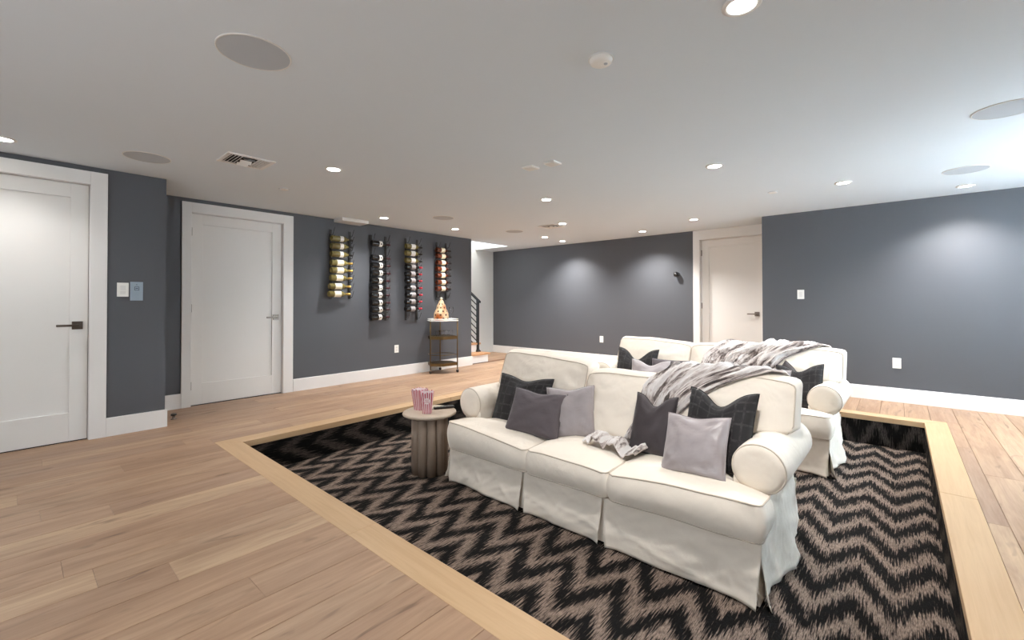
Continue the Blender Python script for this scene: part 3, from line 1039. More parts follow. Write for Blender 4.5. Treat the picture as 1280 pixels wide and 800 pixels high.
ORD = ['top', 'second', 'third', 'fourth', 'fifth', 'sixth', 'seventh', 'eighth', 'ninth', 'tenth']
peg_mesh = None


def make_rack(y0, y1, zb, zt, rows, label):
    global peg_mesh
    t = thing('wine_rack', label, 'wine rack', (XL, y0, zb), 0, 'black metal wine racks on the slate wall')
    hgt = zt - zb
    for yy in (0.0, y1 - y0):
        r = obj('upright', bx(0.012, 0.018, yy - 0.017, yy + 0.017, 0, hgt, bevel=0.001), M['black_metal'], t, smooth=False)
        for z in (0.05, hgt - 0.05):
            bm = bmesh.new(); lathe(bm, [(0.008, 0.0), (0.008, 0.012)], 10, True, (0, yy, z), 'x')
            obj('standoff', bm, M['black_metal'], r, smooth=False)
    if peg_mesh is None:
        pts = []
        for k in range(15):
            a = k / 14
            x = 0.018 + 0.115 * a
            z = -0.030 - 0.016 * math.sin(PI * min(1, a / 0.75)) + (0.075 * max(0, a - 0.6) / 0.4)
            pts.append((x, 0, z))
        bm = tube(bmesh.new(), pts, 0.003, 6)
        peg_mesh = bpy.data.meshes.new('peg'); bm.to_mesh(peg_mesh); bm.free(); peg_mesh.materials.append(M['black_metal'])
    for z in rows:
        for yy in (0.0, y1 - y0):
            p = add_part('peg', peg_mesh, t); p.location = (0, yy, z - zb)
    return t


def make_bottle(y, z, style, which, rackname):
    sty = {
        'wb': ('glass_white', 'label_short', 'label_white', 'cap_black', 'olive glass, black foil, white label'),
        'wg': ('glass_white', 'label_long', 'label_cream', 'cap_gold', 'olive glass, gold foil, cream label'),
        'rd': ('glass_red', 'label_short', 'label_white', 'cap_wine', 'near-black glass, white label, dark red foil'),
        'wy': ('glass_white', 'label', 'label_white', 'cap_black', 'yellowish glass, white label, black foil'),
        'rr': ('glass_red', 'label', 'label_grey', 'cap_red', 'near-black glass, bright red foil, silvery label'),
        'am': ('glass_amber', 'label', 'label_cream', 'cap_black', 'amber glass, cream label, black foil'),
    }[style]
    t = thing('wine_bottle', '%s, %s, %s' % (which, rackname, sty[4]), 'bottle', (XL + 0.082, y, z), 0, 'wine bottles in the ' + rackname)
    t.rotation_euler = (0, random.uniform(-0.5, 0.5) * 0.3, 0)
    add_part('glass', bottle_mesh('glass', sty[0]), t)
    lb = add_part('paper_label', bottle_mesh(sty[1], sty[2]), t)
    if style == 'rd': add_part('label_emblem', bottle_mesh('mark', 'cap_black'), lb)
    add_part('foil', bottle_mesh('foil', sty[3]), t)


RK = [
    ('first wine rack', 2.877, 3.157, 1.19, 2.14, [2.013, 1.911, 1.801, 1.683, 1.581, 1.476, 1.361, 1.256], ['wb'] * 3 + ['wg'] * 5, [2.855, 2.85, 2.85, 2.855, 2.855, 2.845, 2.825, 2.82], [2.11]),
    ('second wine rack', 3.49, 3.735, 0.865, 2.135, [2.005, 1.797, 1.685, 1.572, 1.459, 1.353, 1.246, 1.134, 1.033, 0.921], ['rd'] * 10, [3.455] * 10, [2.10, 1.89]),
    ('third wine rack', 4.10, 4.315, 0.857, 2.147, [2.018, 1.91, 1.796, 1.695, 1.586, 1.48, 1.366, 1.257, 1.151, 1.037], ['wy'] * 3 + ['rr'] * 7, [4.05] * 10, [2.12, 0.93]),
    ('fourth wine rack', 4.715, 4.916, 1.177, 2.15, [2.013, 1.912, 1.804, 1.696, 1.588, 1.473, 1.366], ['am'] * 7, [4.66] * 7, [2.11, 1.26]),
]
RL = ['leftmost wall rack of olive wine bottles, under the ceiling box', 'second wall rack, filled with near-black bottles and one gap', 'third wall rack, olive bottles above red-foil bottles', 'rightmost wall rack of amber bottles, above the bar cart']
for (nm, y0, y1, zb, zt, rows, styles, ys, empt), lab in zip(RK, RL):
    make_rack(y0, y1, zb, zt, rows + empt, 'black metal ' + lab)
    for k, (z, s, y) in enumerate(zip(rows, styles, ys)):
        last = k == len(rows) - 1
        make_bottle(y + random.uniform(-0.006, 0.006), z, s, 'bottom bottle' if last else ('top bottle' if k == 0 else ORD[k] + ' bottle'), nm)

# ------------------------------------------------------------------ bar cart
CX, CY = -5.555, 4.665
ct = thing('bar_cart', 'tall brass bar cart on casters against the wall below the last wine rack', 'bar cart', (CX, CY, 0))
legs = [(-0.035, -0.262), (-0.235, 0.10), (0.165, 0.13)]
hexa = []
for k in range(3):
    a, b2 = Vector((*legs[k], 0)), Vector((*legs[(k + 1) % 3], 0))
    mid = (a + b2) / 2
    out = mid.normalized() * (0.285 if k == 0 else 0.20) if mid.length > 1e-6 else mid
    hexa += [a, out]
hexa = [h for h in hexa]


def hex_slab(z0, z1, s, bevel=0.004):
    bm = bmesh.new()
    c = sum(hexa, Vector()) / 6
    lo = [bm.verts.new((c.x + (h.x - c.x) * s, c.y + (h.y - c.y) * s, z0)) for h in hexa]
    hi = [bm.verts.new((v.co.x, v.co.y, z1)) for v in lo]
    bm.faces.new(lo); bm.faces.new(hi)
    for k in range(6): bm.faces.new((lo[k], lo[(k + 1) % 6], hi[(k + 1) % 6], hi[k]))
    bmesh.ops.recalc_face_normals(bm, faces=bm.faces)
    return bm


def hex_ring(z, s, r):
    c = sum(hexa, Vector()) / 6
    return tube(bmesh.new(), [(c.x + (h.x - c.x) * s, c.y + (h.y - c.y) * s, z) for h in hexa], r, 8, True)


obj('top_tray', hex_slab(0.838, 0.850, 1.02), M['mirror_top'], ct, smooth=False)
rim = obj('tray_rim', hex_ring(0.868, 1.04, 0.006), M['white_plastic'], ct)
obj('tray_rim', hex_ring(0.842, 1.04, 0.008), M['white_plastic'], ct)
obj('middle_shelf', hex_slab(0.545, 0.595, 1.0), M['brass'], ct, smooth=False)
obj('bottom_shelf', hex_slab(0.120, 0.165, 1.0), M['brass'], ct, smooth=False)
obj('gallery_rail', hex_ring(0.295, 0.99, 0.004), M['brass'], ct)
for (lx, ly) in legs:
    bm = tube(bmesh.new(), [(lx, ly, 0.055), (lx, ly, 0.875)], 0.0095, 10)
    lg = obj('leg', bm, M['brass'], ct)
    bm = bmesh.new()
    lathe(bm, [(0.020, -0.011), (0.026, -0.007), (0.026, 0.007), (0.020, 0.011)], 16, True, (lx, ly, 0.026), 'y')
    obj('caster_wheel', bm, M['rubber'], lg)
    bm = bx(lx - 0.012, lx + 0.012, ly - 0.014, ly + 0.014, 0.044, 0.060, bevel=0.002)
    obj('caster_fork', bm, M['chrome'], lg, smooth=False)
t = thing('spotted_cone', 'cone shaped ornament, orange and cream with dark dots, on the bar cart', 'ornament', (CX - 0.02, CY - 0.055, 0.850))
bm = bmesh.new(); lathe(bm, [(0.118, 0.0), (0.122, 0.03), (0.118, 0.10), (0.100, 0.155), (0.082, 0.175), (0.078, 0.20), (0.066, 0.25), (0.046, 0.275), (0.040, 0.30), (0.016, 0.335)], 28); obj('body', bm, M['spotted'], t)
bm = bmesh.new(); lathe(bm, [(0.014, 0.334), (0.022, 0.348), (0.016, 0.362), (0.004, 0.368)], 14); obj('tip', bm, M['label_cream'], t)
t = thing('stemmed_glass', 'clear stemmed glass standing beside the spotted cone', 'glass', (CX + 0.075, CY + 0.075, 0.850))
bm = bmesh.new(); lathe(bm, [(0.034, 0.0), (0.032, 0.004), (0.006, 0.010), (0.004, 0.09), (0.018, 0.105), (0.038, 0.135), (0.040, 0.165), (0.032, 0.21), (0.030, 0.21), (0.037, 0.165), (0.035, 0.137), (0.016, 0.108), (0.003, 0.10)], 20, False); obj('bowl', bm, M['glass'], t)
tb = bmesh.new(); lathe(tb, [(0.022, 0.0), (0.032, 0.03), (0.034, 0.06), (0.029, 0.085), (0.0275, 0.085), (0.032, 0.06), (0.030, 0.032), (0.020, 0.004)], 18, False)
tme = bpy.data.meshes.new('tumbler'); tb.to_mesh(tme); tb.free(); tme.materials.append(M['glass']); tme.polygons.foreach_set('use_smooth', [True] * len(tme.polygons))
for (dx, dy, lab) in ((-0.03, -0.12, 'clear tumbler on the middle shelf, leftmost of the row'), (-0.015, -0.045, 'clear tumbler on the middle shelf, second of the row'), (0.0, 0.035, 'clear tumbler on the middle shelf, third of the row'), (0.03, 0.105, 'clear tumbler on the middle shelf, rightmost of the row')):
    o = bpy.data.objects.new('tumbler', tme); COL.objects.link(o); o.location = (CX + dx, CY + dy, 0.596)
    tag(o, lab, 'glass', 'tumblers on the bar cart')

# ------------------------------------------------------------------ side table and what stands on it
TX, TY = -3.0, 2.355
tz = 0.222
st = thing('side_table', 'round side table with a fluted wooden column beside the front sofa', 'side table', (TX, TY, PZ))
bm = bmesh.new(); lathe(bm, [(0.212, 0.482), (0.222, 0.488), (0.226, 0.496), (0.222, 0.506), (0.214, 0.510)], 56); obj('table_top', bm, M['table_top'], st)
bm = bmesh.new(); lathe(bm, [(0.118, 0.0), (0.118, 0.482)], 24); obj('column_core', bm, M['table_wood'], st)
NF = 10
for k in range(NF):
    a = 2 * PI * k / NF + 0.1
    bm = bmesh.new(); lathe(bm, [(0.0385, 0.0), (0.0385, 0.482)], 16, True)
    obj('flute', bm, M['table_wood'], st, loc=(0.116 * math.cos(a), 0.116 * math.sin(a), 0))


def popcorn(loc, rotz, label, badge):
    t = thing('popcorn_box', label, 'popcorn box', (loc[0], loc[1], tz), rotz, 'striped popcorn boxes on the side table')
    hb, ht, H = 0.034, 0.051, 0.178
    bm = bmesh.new(); uvl = bm.loops.layers.uv.new('UVMap')
    n = 12
    for s in range(4):
        R = Matrix.Rotation(s * PI / 2, 3, 'Z')
        lo, hi = [], []
        for k in range(n + 1):
            u = -1 + 2 * k / n
            lo.append(bm.verts.new(R @ Vector((u * hb, -hb, 0))))
            sc = 0.016 * abs(math.sin(PI * k / n * 3))
            hi.append(bm.verts.new(R @ Vector((u * ht, -ht - 0.002 * abs(math.sin(PI * k / n * 3)), H - 0.012 + sc))))
        for k in range(n):
            f = bm.faces.new((lo[k], lo[k + 1], hi[k + 1], hi[k]))
            for l, uu in zip(f.loops, ((k / n, 0), ((k + 1) / n, 0), ((k + 1) / n, 1), (k / n, 1))): l[uvl].uv = uu
    f = bm.faces.new([bm.verts.new((x * hb, y * hb, 0.0005)) for x, y in ((-1, -1), (-1, 1), (1, 1), (1, -1))])
    bmesh.ops.remove_doubles(bm, verts=bm.verts, dist=0.0002)
    r = bmesh.ops.solidify(bm, geom=list(bm.faces), thickness=0.0012)
    obj('carton', bm, M['stripe'], t, smooth=False)
    # pale rim band inside the scalloped top
    bm = bmesh.new()
    lathe(bm, [(0.060, H - 0.03), (0.0655, H - 0.004), (0.064, H - 0.004), (0.058, H - 0.03)], 4, False)
    bmesh.ops.rotate(bm, verts=bm.verts, cent=(0, 0, 0), matrix=Matrix.Rotation(PI / 4, 3, 'Z'))
    obj('inner_rim', bm, M['paper'], t, smooth=False)
    if badge:
        tilt = math.atan2(ht - hb, H)
        bm = bmesh.new(); lathe(bm, [(0.026, 0.0), (0.026, 0.0008)], 20, True, (0, 0, 0), 'y')
        bd = obj('badge', bm, M['paper'], t, smooth=False, loc=(0, -(hb + (ht - hb) * 0.60) - 0.0022, H * 0.60), rot=(tilt, 0, 0))
        for k, (word, z) in enumerate((('POP', 0.002), ('CORN', -0.013))):
            cu = bpy.data.curves.new('lettering', 'FONT'); cu.body = word; cu.size = 0.017; cu.align_x = 'CENTER'; cu.extrude = 0.0003
            tmp = bpy.data.objects.new('lettering', cu); COL.objects.link(tmp)
            dg = bpy.context.evaluated_depsgraph_get()
            me = bpy.data.meshes.new_from_object(tmp.evaluated_get(dg))
            bpy.data.objects.remove(tmp)
            me.materials.clear(); me.materials.append(M['pink_ink'])
            o = bpy.data.objects.new('lettering', me); COL.objects.link(o); o.parent = bd
            o.location = (0, -0.0006, z); o.rotation_euler = (PI / 2, 0, 0)


popcorn((TX - 0.100, TY - 0.028), math.radians(14), 'red and white striped popcorn box standing behind its twin', False)
popcorn((TX + 0.043, TY - 0.058), math.radians(47), 'red and white striped popcorn box with round badge, in front of its twin', True)
t = thing('remote_control', 'long black remote control lying at the back of the side table', 'remote', (TX + 0.025, TY + 0.135, tz), math.radians(64))
obj('case', bx(-0.088, 0.088, -0.022, 0.022, 0.0005, 0.019, bevel=0.004), M['black_gloss'], t, smooth=False)
for k in range(5):
    bm = bmesh.new(); lathe(bm, [(0.0055, 0.0178), (0.0055, 0.0195)], 10); obj('button', bm, M['speaker_grey'], t, smooth=False, loc=(-0.07 + 0.028 * k, 0, 0))
t = thing('folded_leaflet', 'small pale folded leaflet beside the black remote', 'leaflet', (TX - 0.055, TY + 0.115, tz), math.radians(70))
obj('sheet', bx(-0.06, 0.05, -0.022, 0.022, 0.0005, 0.003), M['label_white'], t, smooth=False)
obj('fold', bx(-0.058, 0.046, -0.020, 0.022, 0.0035, 0.006), M['label_cream'], t, smooth=False)


# ------------------------------------------------------------------ slip-covered sofas
def loop_pts(f, w, n=14):
    """outline of a cushion face at w (-1 or 1), as positions"""
    pts = []
    rng = dense(n, 0.7)
    for u in rng[:-1]: pts.append(f(u, -1, w))
    for v in rng[:-1]: pts.append(f(1, v, w))
    for u in rng[::-1][:-1]: pts.append(f(u, 1, w))
    for v in rng[::-1][:-1]: pts.append(f(-1, v, w))
    return pts


def seat_f(xl, xr, xl_back, xr_back, seed, zl=0.45, zr=0.45, bl=0.30, br=0.30):
    yf, yb = -0.492, 0.06
    ye = -0.285

    def f(u, v, wv):
        y = lerp(yf, yb, (v + 1) / 2)
        k = sstep(ye - 0.02, ye + 0.03, y)
        a, b2 = lerp(xl, xl_back, k), lerp(xr, xr_back, k)
        # rounded plan corners at the front
        v0 = -0.86
        inset = 0.0
        if v < v0:
            q = (v0 - v) / (1 + v0)
            inset = 0.035 * (1 - math.sqrt(max(0, 1 - q * q)))
        x = lerp(a + inset, b2 - inset, (u + 1) / 2)
        fx, fy = (1 - u ** 4), (1 - v ** 4)
        fr = (1 - v) / 2
        z = lerp(lerp(bl, br, (u + 1) / 2), lerp(0.445, lerp(zl, zr, (u + 1) / 2), fr), (wv + 1) / 2)
        if wv > 0: z += wv * 0.034 * fx * (1 - abs(v) ** 3) + wv * 0.008 * fx
        else: z += wv * 0.004
        # bulging sides
        s = (1 - wv * wv)
        if v < -0.3: y -= s * 0.024 * ((-v - 0.3) / 0.7) ** 3 * (0.35 + 0.65 * (1 - abs(u) ** 6))
        if abs(u) > 0.3:
            gap = 0.018 * ((abs(u) - 0.3) / 0.7) ** 3
            x += math.copysign(s * gap, u)
        # sag and slow wrinkles
        z += 0.006 * nz3(x * 4 + seed, y * 5, 3.1) * (1 if wv > 0 else 0.4)
        y += 0.006 * nz3(x * 5 + seed, z * 9, 7.7) * (1 if v < -0.5 else 0)
        if wv > 0.9: z += 0.006 * crease(x * 3 + seed, y * 4, 6.0) * (1 - abs(v) ** 4)
        if v < -0.9: y -= 0.003 * crease(x * 9 + seed, z * 7, 8.0) * s
        return Vector((x, y, z))
    return f


def back_f(xl, xr, xl_low, xr_low, seed, ztl=0.965, ztr=0.965):
    zb = 0.445

    def f(u, v, wv):
        # u across, wv up, v thickness (-1 front)
        h = (wv + 1) / 2
        z = lerp(zb, lerp(ztl, ztr, (u + 1) / 2), h)
        k = sstep(0.665, 0.715, z)
        a, b2 = lerp(xl_low, xl, k), lerp(xr_low, xr, k)
        inset = 0.0
        if wv > 0.88:
            q = (wv - 0.88) / 0.12
            inset = 0.035 * (1 - math.sqrt(max(0, 1 - q * q)))
        x = lerp(a + inset, b2 - inset, (u + 1) / 2)
        # leaning slab
        y = lerp(-0.04, 0.17, h) + lerp(0.0, 0.17, (v + 1) / 2)
        fx, fz = (1 - u ** 4), (1 - wv ** 4)
        if v < 0: y += v * 0.075 * (1 - abs(u) ** 3.5) * (1 - abs(wv) ** 3)
        if wv > 0.5: z += 0.016 * ((wv - 0.5) / 0.5) ** 2 * (1 - abs(u) ** 3) + 0.024 * ((wv - 0.5) / 0.5) ** 2 * (1 - v * v)
        if abs(u) > 0.4: x += math.copysign(0.018 * (1 - v * v) * ((abs(u) - 0.4) / 0.6) ** 3, u)
        y += 0.014 * nz3(x * 3.5 + seed, z * 4.5, 1.7) * (1 if v < 0 else 0)
        z += 0.008 * nz3(x * 5 + seed, y * 3, 9.3) * h
        if v < 0: y -= 0.010 * crease(x * 2.2 + seed, z * 5.5 + x * 1.5, seed) * (1 - abs(wv) ** 4) + 0.004 * crease(x * 7 + seed, z * 6, 2.0)
        return Vector((x, y, z))
    return f


def cushion_part(name, f, parent, n=(22, 16, 8), pipe_w=(-1, 1), axis='w'):
    bm = cubegrid(0, 0, 0, f, dense(n[0], 0.5), dense(n[1], 0.55), dense(n[2], 0.5))
    c = obj(name, bm, M['canvas'], parent)
    bm = bmesh.new()
    if axis == 'w':
        for w_ in pipe_w: tube(bm, loop_pts(f, w_, 18), 0.0045, 6, True)
    else:
        g = lambda u, v, w_: f(u, w_, v)
        for w_ in pipe_w: tube(bm, loop_pts(g, w_, 18), 0.0045, 6, True)
    p = obj('piping', bm, M['piping'], c)
    return c


def arm_profile(s):
    """closed x-z outline of an arm; s = +1 right, -1 left"""
    cx, cz, r = 1.078, 0.588, 0.128
    pts = [(0.965, 0.33), (0.958, 0.45), (0.955, 0.52)]
    for k in range(25):
        a = math.radians(205 - 265 * k / 24)
        pts.append((cx + r * math.cos(a), cz + r * math.sin(a)))
    pts += [(1.108, 0.44), (1.105, 0.33)]
    return [(s * x, z) for x, z in pts]


def make_sofa(label, loc):
    S = thing('slipcovered_sofa', label, 'sofa', loc, math.radians(-1.1), 'slipcovered sofas in the sunken pit')
    Y0, Y1 = -0.45, 0.455
    obj('base', cubegrid(2, 2, 2, lambda u, v, w_: Vector((u * lerp(1.125, 1.09, (w_ + 1) / 2), lerp(Y0 + 0.002 - 0.012 * (1 - w_) / 2, Y1 - 0.03, (v + 1) / 2), lerp(0.014, 0.325, (w_ + 1) / 2)))), M['canvas'], S, smooth=False)
    # back frame
    def bf(u, v, w_):
        h = (w_ + 1) / 2
        x = u * lerp(1.10, 1.09, h); y = lerp(0.26, 0.44, (v + 1) / 2) + 0.02 * h
        z = lerp(0.33, 0.80, h)
        if w_ > 0.7: z -= 0.03 * v * v * ((w_ - 0.7) / 0.3) ** 2
        return Vector((x, y, z))
    obj('back_frame', cubegrid(16, 4, 10, bf), M['canvas'], S)
    # arms
    for s in (1, -1):
        prof = arm_profile(s)
        bm = bmesh.new(); rings = []
        ysn = [-0.275, -0.262, -0.24, -0.1, 0.05, 0.2, 0.35, 0.43, 0.45]
        for i, yy in enumerate(ysn):
            sc = 0.955 if i == 0 else (0.985 if i == 1 else (0.96 if i == len(ysn) - 1 else 1.0))
            ring = []
            for (x, z) in prof:
                k = sstep(0.40, 0.50, z)
                xc, zc = s * 1.078, 0.588
                f_ = lerp(1.0, sc, k)
                wob = 0.004 * nz3(x * 6, yy * 5 + s, z * 6)
                ring.append(bm.verts.new((xc + (x - xc) * f_ + wob, yy, zc + (z - zc) * f_ + wob)))
            rings.append(ring)
        n = len(prof)
        for a, b2 in zip(rings, rings[1:]):
            for k in range(n): bm.faces.new((a[k], a[(k + 1) % n], b2[(k + 1) % n], b2[k]))
        bm.faces.new(rings[0]); bm.faces.new(rings[-1])
        bmesh.ops.recalc_face_normals(bm, faces=bm.faces)
        A = obj('arm', bm, M['canvas'], S)
        # puckered front panel of the roll
        bm = bmesh.new()
        cen = bm.verts.new((s * 1.078, -0.292, 0.585)); prev = None
        R_ = 30
        rr = []
        for j, (q, yo) in enumerate(((0.35, -0.291), (0.7, -0.287), (0.92, -0.280), (0.97, -0.270))):
            ring = []
            for k in range(R_):
                a = 2 * PI * k / R_
                pk = 0.002 * math.sin(a * 11) * (q - 0.3)
                ring.append(bm.verts.new((s * 1.078 + 0.124 * q * math.cos(a), yo + pk, 0.588 + 0.124 * q * math.sin(a))))
            rr.append(ring)
        for k in range(R_): bm.faces.new((cen, rr[0][k], rr[0][(k + 1) % R_]))
        for a, b2 in zip(rr, rr[1:]):
            for k in range(R_): bm.faces.new((a[k], b2[k], b2[(k + 1) % R_], a[(k + 1) % R_]))
        bmesh.ops.recalc_face_normals(bm, faces=bm.faces)
        obj('arm_panel', bm, M['canvas'], A)
        pts = [(x, -0.272, z) for x, z in [(s * 1.078 + 0.1225 * math.cos(2 * PI * k / 40), 0.588 + 0.1225 * math.sin(2 * PI * k / 40)) for k in range(40)]]
        obj('piping', tube(bmesh.new(), pts, 0.0042, 6, True), M['piping'], A)
    # skirt panels with inverted pleats between them
    def front_panel(x0, x1, seed, y_at, sgn, corner0, corner1):
        def f(u, v, w_):
            h = (w_ + 1) / 2; lo = 1 - h
            e0, e1 = (1 - u) / 2, (1 + u) / 2
            x = lerp(x0 + 0.022 * lo ** 1.3, x1 - 0.022 * lo ** 1.3, e1)
            fl = 0.018 * lo + 0.030 * lo * (abs(u) ** 6) + 0.012 * lo * math.sin(x * 7 + seed) + 0.010 * lo * nz3(x * 4 + seed, h * 3, 2)
            fl += 0.007 * crease(x * 3.0 + h * 2.2 + seed, h * 1.6 - x * 1.2, seed) * (0.35 + 0.65 * lo) + 0.004 * crease(x * 6 - h * 3, h * 2 + seed, 4.0)
            y = y_at + sgn * fl + (0.0015 * v)
            z = lerp(0.012, 0.345, h) - 0.006 * lo * (abs(u) ** 6)
            return Vector((x, y, z))
        return cubegrid(60, 1, 24, f)
    xs_ = (-1.11, -0.325, 0.30, 1.14)
    for k in range(3):
        obj('skirt_panel', front_panel(xs_[k] + 0.003, xs_[k + 1] - 0.003, k * 1.7, Y0 - 0.004, -1, 0, 0), M['canvas'], S)
    obj('skirt_panel', front_panel(-1.12, 1.12, 5.0, Y1 - 0.012, 0.4, 0, 0), M['canvas'], S)
    for s in (1, -1):
        def f(u, v, w_):
            h = (w_ + 1) / 2; lo = 1 - h
            y = lerp(Y0 + 0.012 - 0.02 * lo, Y1 - 0.02, (u + 1) / 2)
            front = max(0.0, -u) ** 5
            bulge = 0.050 * lo + 0.022 * lo * math.sin(y * 9 + 1) * (0.4 + lo) + 0.02 * lo * nz3(y * 5, h * 3, s * 3) + 0.03 * front * lo
            bulge += 0.012 * crease(y * 3.5 + h * 2, h * 1.4, 3.3) * lo + 0.007 * crease(y * 7 - h * 3, h * 2, 9.1)
            x = s * (1.098 + bulge + 0.0015 * v)
            z = lerp(0.012, lerp(0.33, 0.475, sstep(-0.85, -0.55, u)), h) - 0.004 * front * lo
            return Vector((x, y, z))
        obj('skirt_panel', cubegrid(50, 1, 26, f), M['canvas'], S)
    # cushions
    seats = [(-1.105, -0.283, -0.955, -0.290, 0.475, 0.425, 0.275, 0.285), (-0.277, 0.335, -0.284, 0.328, 0.435, 0.435, 0.285, 0.295), (0.341, 1.140, 0.334, 0.955, 0.435, 0.495, 0.295, 0.322)]
    for k, (a, b2, c, d, *zz) in enumerate(seats):
        cushion_part('seat_cushion', seat_f(a, b2, c, d, k * 5.3 + loc[1], *zz), S, (40, 34, 14))
    backs = [(-1.07, -0.20, -0.945, -0.24, 0.975, 0.94), (-0.192, 0.42, -0.232, 0.39, *((0.885, 0.89) if loc[1] < 4 else (0.94, 0.94))), (0.428, 1.17, 0.398, 0.955, 0.95, 0.965)]
    for k, (a, b2, c, d, *zz) in enumerate(backs):
        cushion_part('back_cushion', back_f(a, b2, c, d, k * 3.1 + loc[1], *zz), S, (40, 10, 40), (-1, 1), 'v')
    return S


S1 = (-1.61, 2.79, PZ)
S2 = (-1.55, 4.875, PZ)
sofa1 = make_sofa('cream slipcovered three-seat sofa in front, beside the round side table', S1)
sofa2 = make_sofa('cream slipcovered three-seat sofa behind the front one, near the far step', S2)


# ------------------------------------------------------------------ pillows
def make_pillow(label, mat, base, yaw_d, lean_d, roll_d, wd, hg, th=0.13, chop=0.0, seed=0.0, group='throw pillows on the sofas', pinch=0.06, wrinkle=0.010):
    """base = middle of the lower edge; local x across, z up, -y the face"""
    N = 22
    rng = dense(N, 0.35)
    bm = bmesh.new(); uvl = bm.loops.layers.uv.new('UVMap')

    def pt(u, v, side):
        ed = (1 - u * u) * (1 - v * v)
        x = u * wd / 2 * (1 - pinch * (1 - v * v) * abs(u))
        z = hg / 2 + v * hg / 2 * (1 - pinch * (1 - u * u) * abs(v))
        t = th / 2 * max(0.0, ed) ** 0.42
        if chop:
            kk = math.exp(-(u / 0.45) ** 2) * max(0, (v + 0.35) / 1.35) ** 1.6
            z -= chop * kk
            t *= 1 - 0.35 * kk
        # radial creases towards the corners
        cr = 0
        for (cu, cv) in ((-1, -1), (1, -1), (1, 1), (-1, 1)):
            a = math.atan2(v - cv, u - cu); r = math.hypot(u - cu, v - cv)
            cr += math.sin(a * 13 + seed) * math.exp(-(r / 0.75) ** 2) * min(1, r * 4)
        wv = nz3(u * 2.1 + seed, v * 2.1, side * 3 + seed) + 0.5 * nz3(u * 5 + seed, v * 5, seed)
        t += min(1, ed * 4) * (wrinkle * 0.55 * cr + wrinkle * wv)
        return Vector((x, -side * max(t, 0.0) if ed > 1e-6 else 0.0, z))
    for side in (1, -1):
        g = {}
        for i, u in enumerate(rng):
            for j, v in enumerate(rng):
                g[i, j] = bm.verts.new(pt(u, v, side))
        for i in range(N):
            for j in range(N):
                q = [(i, j), (i + 1, j), (i + 1, j + 1), (i, j + 1)]
                if side < 0: q = q[::-1]
                f = bm.faces.new([g[k] for k in q])
                for l, k in zip(f.loops, q): l[uvl].uv = ((rng[k[0]] + 1) / 2, (rng[k[1]] + 1) / 2)
    bmesh.ops.remove_doubles(bm, verts=bm.verts, dist=0.0004)
    bmesh.ops.recalc_face_normals(bm, faces=bm.faces)
    R = Matrix.Rotation(math.radians(yaw_d), 4, 'Z') @ Matrix.Rotation(math.radians(-lean_d), 4, 'X') @ Matrix.Rotation(math.radians(roll_d), 4, 'Y')
    t = thing('throw_pillow', label, 'pillow', base, 0, group)
    t.rotation_euler = R.to_euler()
    obj('cover', bm, M[mat], t)
    pts = [pt(u, -1, 1) for u in rng[:-1]] + [pt(1, v, 1) for v in rng[:-1]] + [pt(u, 1, 1) for u in rng[::-1][:-1]] + [pt(-1, v, 1) for v in rng[::-1][:-1]]
    obj('seam', tube(bmesh.new(), pts, 0.0035, 6, True), M[mat], t)
    return t


ZS = PZ + 0.455
make_pillow('large black plaid pillow leaning in the left corner of the front sofa', 'plaid', (-2.275, 2.63, ZS - 0.025), 4, 22, 0, 0.52, 0.43, 0.13, 0.035, 1.0)
make_pillow('plum grey pillow in front of the black plaid one, left end of the front sofa', 'plum', (-2.025, 2.50, ZS), 12, 30, 2, 0.44, 0.35, 0.14, 0.02, 2.0)
make_pillow('pale grey velvet pillow tucked beside the plum grey one', 'grey_velvet', (-1.76, 2.645, ZS), 22, 24, -6, 0.36, 0.38, 0.13, 0.02, 3.0)
make_pillow('charcoal pillow with a dented top, against the fur throw on the front sofa', 'charcoal', (-1.185, 2.645, ZS + 0.015), -8, 20, -2, 0.29, 0.385, 0.14, 0.07, 4.0)
make_pillow('large black plaid pillow with a crumpled top, right end of the front sofa', 'plaid', (-0.80, 2.62, ZS + 0.02), -13, 22, -3, 0.41, 0.47, 0.13, 0.09, 5.0)
make_pillow('silvery satin pillow in front of the black plaid one, right end of the front sofa', 'silver_satin', (-0.855, 2.45, ZS + 0.025), -8, 28, -6, 0.36, 0.345, 0.15, 0.015, 6.0, wrinkle=0.016)
Z2 = PZ + 0.455
make_pillow('black plaid pillow with a V-shaped top, left end of the rear sofa', 'plaid', (-2.30, 4.72, Z2 - 0.01), 0, 20, 0, 0.50, 0.47, 0.13, 0.13, 7.0)
make_pillow('light silvery pillow in front of the black one, left end of the rear sofa', 'silver_satin', (-2.05, 4.56, Z2 - 0.02), 8, 22, 0, 0.42, 0.38, 0.13, 0.06, 8.0)
make_pillow('dark plum pillow peeking out behind the silvery one on the rear sofa', 'plum', (-1.86, 4.70, Z2), 8, 20, 0, 0.44, 0.36, 0.13, 0.0, 9.0)
make_pillow('black plaid pillow at the right end of the rear sofa by its arm', 'plaid', (-0.68, 4.66, Z2 - 0.02), -16, 22, -8, 0.40, 0.45, 0.13, 0.06, 10.0)
make_pillow('small dark pillow half hidden behind the black plaid one on the rear sofa', 'charcoal', (-0.88, 4.77, Z2), -10, 20, 30, 0.37, 0.40, 0.12, 0.03, 11.0)
make_pillow('silvery pillow showing only its corner above the front sofa back', 'grey_velvet', (-0.945, 4.56, Z2), -6, 22, 0, 0.40, 0.38, 0.13, 0.02, 12.0)

# ------------------------------------------------------------------ fur throws, laid over the sofas by casting onto them
dg = bpy.context.evaluated_depsgraph_get()


